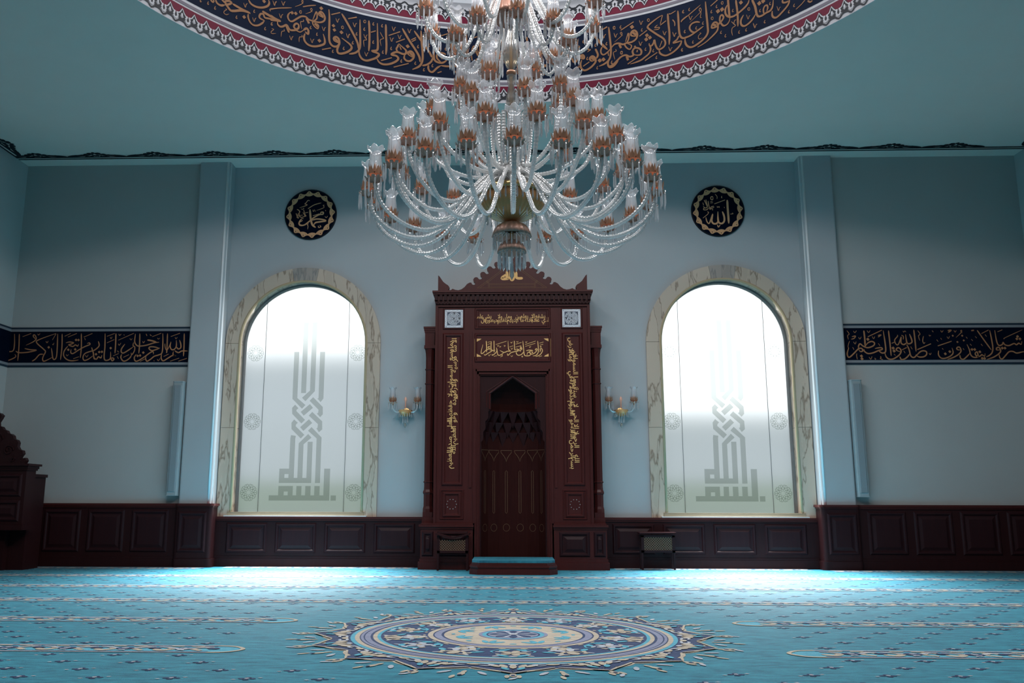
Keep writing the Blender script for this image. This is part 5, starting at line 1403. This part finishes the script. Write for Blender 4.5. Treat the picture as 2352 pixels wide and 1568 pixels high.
def saucer_mesh():
    g = MB()
    for i in range(12):
        a = 2 * PI * i / 12
        def pt(r, z, s): return (r * math.sin(a) + s * math.cos(a), r * math.cos(a) - s * math.sin(a), z)
        g.add([pt(.010, -.040, -.004), pt(.010, -.040, .004), pt(.040, -.032, .0140), pt(.040, -.025, 0), pt(.040, -.032, -.0140), pt(.058, -.016, .007), pt(.058, -.016, -.007)], [(0, 1, 3), (1, 2, 3), (0, 3, 4), (3, 2, 5), (4, 3, 6), (3, 5, 6)])
    return g.mesh('petal_saucer', 'rose')
def prism_drop(g, x, y, z, L, r, rot=0.):
    """bead, then a pointed cut prism"""
    def ring_(zz, rr_, n_=6): return [(x + rr_ * math.cos(rot + 2 * PI * i / n_), y + rr_ * math.sin(rot + 2 * PI * i / n_), z + zz) for i in range(n_)]
    lv = [(0, .0005), (-.006, r * .8), (-.012, .001), (-.018, r * .7), (-L * .82, r), (-L, .0008)]
    b = len(g.v)
    n_ = 6
    for zz, q in lv: g.v += ring_(zz, q)
    for k in range(len(lv) - 1):
        for i in range(n_):
            j = (i + 1) % n_
            g.f.append((b + k * n_ + i, b + k * n_ + j, b + (k + 1) * n_ + j, b + (k + 1) * n_ + i)); g.m.append(g.cur)
def drops_mesh():
    g = MB()
    for i in range(10):
        a = 2 * PI * i / 10
        prism_drop(g, .053 * math.sin(a), .053 * math.cos(a), -.018, .092 + .012 * (i % 2), .0058, a)
    return g.mesh('crystal_drops', 'drop_glass')
def bulb_mesh():
    g = MB().mat('bulb').lathe([(.008, 0), (.009, .03), (.0095, .045), (.006, .062), (0, .070)], 10)
    g.mat('wire').tube([(.012, 0, 0), (.014, .002, .06), (.012, .004, .14)], .0011, 4)
    return g.mesh('candle_bulb', None, True)
SH, FLW, SAU, DRP, BLB = shade_mesh(), flower_mesh(), saucer_mesh(), drops_mesh(), bulb_mesh()
def lights_on(arm, pos, scale=1.0, rot=0.):
    scale *= 1.14
    for nm, me, kd in (('glass_shade', SH, None), ('flower_cup', FLW, None), ('petal_saucer', SAU, None), ('crystal_drops', DRP, 'stuff'), ('candle_bulb', BLB, None)):
        o = bpy.data.objects.new(nm, me)
        C.objects.link(o)
        o.parent = arm
        o.location = pos
        o.scale = (scale,) * 3
        o.rotation_euler.z = rot
        if kd: o['kind'] = kd

AX = Vector((0, -5.14, 0))
ch = thing('chandelier', 'huge tiered crystal chandelier with twisted glass arms hanging from the dome', 'chandelier', (AX.x, AX.y, 2.19))
def arm_mesh(P, rad):
    pts = smooth_pts([(0, r, z) for r, z in P], 24)
    return MB().tube(pts, rad, 16, 4, .20, 150.).mesh('arm', 'arm_glass', False)
def tier(n_, P, phase, rad=.0125, sc=1.0):
    me = arm_mesh(P, rad)
    for i in range(n_):
        o = bpy.data.objects.new('arm', me)
        C.objects.link(o)
        o.parent = ch
        o.location = (0, 0, -2.19)
        o.rotation_euler.z = 2 * PI * (i + phase) / n_ + PI      # arm plane is +Y; PI turns the first towards the camera
        lights_on(o, (0, P[-1][0], P[-1][1] + .055), sc, i * .7)
A_ = [(.08, 2.815), (.19, 2.80), (.28, 2.72), (.36, 2.60), (.46, 2.485), (.58, 2.430), (.70, 2.440), (.81, 2.495), (.885, 2.575), (.92, 2.678)]
B_ = [(.07, 2.87), (.17, 2.85), (.27, 2.76), (.36, 2.66), (.45, 2.615), (.56, 2.63), (.67, 2.715), (.735, 2.82), (.76, 2.905)]
C_ = [(.06, 2.90), (.15, 2.865), (.28, 2.87), (.41, 2.92), (.51, 3.00), (.56, 3.09), (.575, 3.145)]
D_ = [(.05, 2.95), (.12, 2.93), (.20, 2.97), (.29, 3.08), (.34, 3.24), (.35, 3.385)]
E_ = [(.05, 4.33), (.12, 4.27), (.22, 4.05), (.32, 3.85), (.42, 3.785), (.51, 3.82), (.565, 3.905), (.58, 3.955)]
F_ = [(.05, 4.16), (.11, 4.14), (.18, 3.93), (.25, 3.74), (.31, 3.685), (.36, 3.72), (.38, 3.775)]
tier(22, A_, 0.06)
tier(16, B_, .5, .012)
tier(11, C_, .27, .012)
tier(8, D_, .5, .012)
tier(12, E_, .4, .0115)
tier(9, F_, .15, .0105)
# upright twisted rods of the core
rod = MB()
rod.tube(smooth_pts([(0, .075, 2.86), (0, .082, 3.02), (0, .085, 3.30)], 50), .0125, 16, 4, .20, 150.)
rm = rod.mesh('core_rod', 'arm_glass')
for i in range(10):
    o = bpy.data.objects.new('core_rod', rm); C.objects.link(o); o.parent = ch; o.location = (0, 0, -2.19); o.rotation_euler.z = 2 * PI * i / 10
# stem: gilt rod inside spiral glass, baluster vases, rings
def cpart(nm, mb, mat, smooth=False, kind=None, parent=None): return obj(nm, mb, mat, parent or ch, smooth, kind)
cpart('stem_rod', MB().lathe([(.011, 2.40), (.011, 9.68)], 12, AX), 'gold', True)
vase = MB().lathe([(.014, 3.62), (.030, 3.64), (.052, 3.70), (.056, 3.75), (.045, 3.82), (.028, 3.90), (.022, 3.98), (.030, 4.02)], 24, AX, fl=lambda r, z, a, k: (r * (1 + .05 * math.cos(12 * a + 40 * z)), 0))
cpart('glass_baluster', vase, 'amber_glass', True)
cpart('glass_baluster', MB().lathe([(.030, 3.58), (.020, 3.50), (.034, 3.42), (.038, 3.34), (.026, 3.22), (.020, 3.10), (.030, 2.92), (.045, 2.85)], 24, AX, fl=lambda r, z, a, k: (r * (1 + .06 * math.cos(12 * a + 40 * z)), 0)), 'amber_glass', True)
for z, r in ((3.60, .030), (2.90, .028), (4.03, .034)):
    cpart('gilt_collar', MB().lathe([(.012, z - .02), (r, z - .012), (r * 1.1, z), (r, z + .012), (.012, z + .02)], 20, AX), 'copper', True)
# upper dish with shell rim and drops
def shell(nm, prof, lob, amp, mat):
    return cpart(nm, MB().lathe(prof, 6 * lob, AX, fl=lambda r, z, a, k: (r * (1 + amp * math.cos(lob * a)), 0)), mat, True)
def hang(parent, n_, r, z, L, rad, kindstuff=False):
    if kindstuff:
        g = MB()
        for i in range(n_):
            a = 2 * PI * i / n_
            prism_drop(g, AX.x + r * math.sin(a), AX.y + r * math.cos(a), z, L, rad, a)
        obj('crystal_drops', g, 'drop_glass', parent, kind='stuff')
    else:
        g = MB(); prism_drop(g, 0, 0, 0, L, rad)
        me = g.mesh('crystal_drop', 'drop_glass')
        for i in range(n_):
            a = 2 * PI * i / n_
            o = bpy.data.objects.new('crystal_drop', me); C.objects.link(o); o.parent = parent
            o.location = Vector((AX.x + r * math.sin(a), AX.y + r * math.cos(a), z)) - wloc(parent)
            o.rotation_euler.z = a
ud = shell('upper_dish', [(.020, 4.16), (.060, 4.15), (.105, 4.10), (.122, 4.03), (.128, 4.00), (.118, 4.025), (.02, 4.05)], 18, .035, 'rose')
hang(ud, 20, .122, 4.0, .12, .007, True)
hang(ud, 12, .07, 4.02, .14, .007, True)
# main bowl: fluted, gilt rim, fringe of crystal rods
bowl = shell('fluted_bowl', [(.205, 2.735), (.212, 2.710), (.206, 2.675), (.185, 2.635), (.140, 2.600), (.080, 2.572), (.030, 2.560), (0, 2.558)], 36, .022, 'smoke')
bowl['label'] = 'gilt fluted bowl'
rim = cpart('gilt_rim', MB().lathe([(.205, 2.725), (.222, 2.73), (.226, 2.75), (.214, 2.765), (.19, 2.775), (.10, 2.80), (.04, 2.86)], 72, AX, fl=lambda r, z, a, k: (r, .006 * math.cos(24 * a) if k in (2, 3) else 0)), 'gold', True)
hang(bowl, 40, .228, 2.735, .088, .0075)
hang(bowl, 20, .165, 2.612, .06, .006, True)
cpart('crystal_hub', MB().lathe([(.07, 2.78), (.11, 2.80), (.115, 2.86), (.085, 2.92), (.05, 2.95)], 48, AX, fl=lambda r, z, a, k: (r * (1 + .06 * math.cos(16 * a)), 0)), 'arm_glass', False)
b1 = shell('upper_bell', [(.012, 2.558), (.050, 2.552), (.092, 2.530), (.116, 2.495), (.126, 2.458), (.118, 2.462), (.05, 2.50)], 20, .035, 'rose')
hang(b1, 24, .119, 2.458, .080, .0065)
b2 = shell('lower_bell', [(.012, 2.440), (.040, 2.432), (.070, 2.410), (.086, 2.378), (.093, 2.352), (.086, 2.356), (.03, 2.39)], 18, .035, 'rose')
hang(b2, 18, .086, 2.352, .105, .008)
hang(b2, 8, .045, 2.36, .120, .007)
fn = MB(); prism_drop(fn, AX.x, AX.y, 2.30, .125, .014)
cpart('finial_drop', fn, 'drop_glass')

# wall lamps beside the niche
def sconce(sx, label):
    cx, z0 = sx * 1.345, 1.90
    t = thing('wall_lamp', label, 'lamp', (cx, YB, z0), 'crystal wall lamps beside the niche')
    bp = MB().lathe([(0, 0), (.045, 0), (.045, .012), (.02, .02), (0, .02)], 20)
    bp.v = [(cx + x, YB - z, z0 + y) for x, y, z in bp.v]
    obj('wall_rose', bp, 'gold', t)
    bw = MB().lathe([(.085, .03), (.080, .0), (.055, -.03), (.02, -.05), (0, -.052)], 30, (cx, YB - .09, z0 - .02), fl=lambda r, z, a, k: (r * (1 + .04 * math.cos(15 * a)), 0))
    bo = obj('bowl', bw, 'smoke', t, True)
    g = MB()
    for i in range(16):
        a = 2 * PI * i / 16
        prism_drop(g, cx + .084 * math.sin(a), YB - .09 + .06 * math.cos(a), z0 + .005, .09, .0055, a)
    for i in range(8):
        a = 2 * PI * i / 8
        prism_drop(g, cx + .035 * math.sin(a), YB - .09 + .035 * math.cos(a), z0 - .06, .10, .0055, a)
    obj('crystal_drops', g, 'drop_glass', bo, kind='stuff')
    pf = MB().lathe([(0, -.215), (.016, -.19), (.018, -.175), (.008, -.16), (0, -.15)], 10, (cx, YB - .09, z0))
    obj('finial', pf, 'amber_glass', t, True)
    obj('top_finial', MB().lathe([(0, .18), (.012, .165), (.020, .14), (.010, .115), (.006, .03), (.0, .02)], 10, (cx, YB - .09, z0)), 'rose', t, True)
    for s in (-1, 1):
        P = smooth_pts([(cx + s * .03, YB - .09, z0 + .01), (cx + s * .07, YB - .11, z0 - .015), (cx + s * .12, YB - .13, z0 - .01), (cx + s * .150, YB - .14, z0 + .03), (cx + s * .155, YB - .14, z0 + .075)], 12)
        a = obj('arm', MB().tube(P, .008, 12, 3, .15, 120.), 'arm_glass', t)
        lights_on(a, Vector((cx + s * .155, YB - .14, z0 + .125)) - wloc(t), .92)
sconce(-1, 'two-light crystal wall lamp beside the niche, on the pulpit side')
sconce(1, 'two-light crystal wall lamp beside the niche, on the side away from the pulpit')

for o in list(C.objects):
    if o.type == 'MESH' and o.data.users == 1 and o.name.split('.')[0] in ('wall_front', 'trim_1', 'trim_2', 'pedestal', 'niche', 'niche_front', 'window_1', 'window_2', 'cabinet', 'carpet_top', 'base', 'honeycomb_vault', 'marble_block', 'keystone', 'fluted_bowl', 'crystal_hub', 'arm'):
        clean(o)
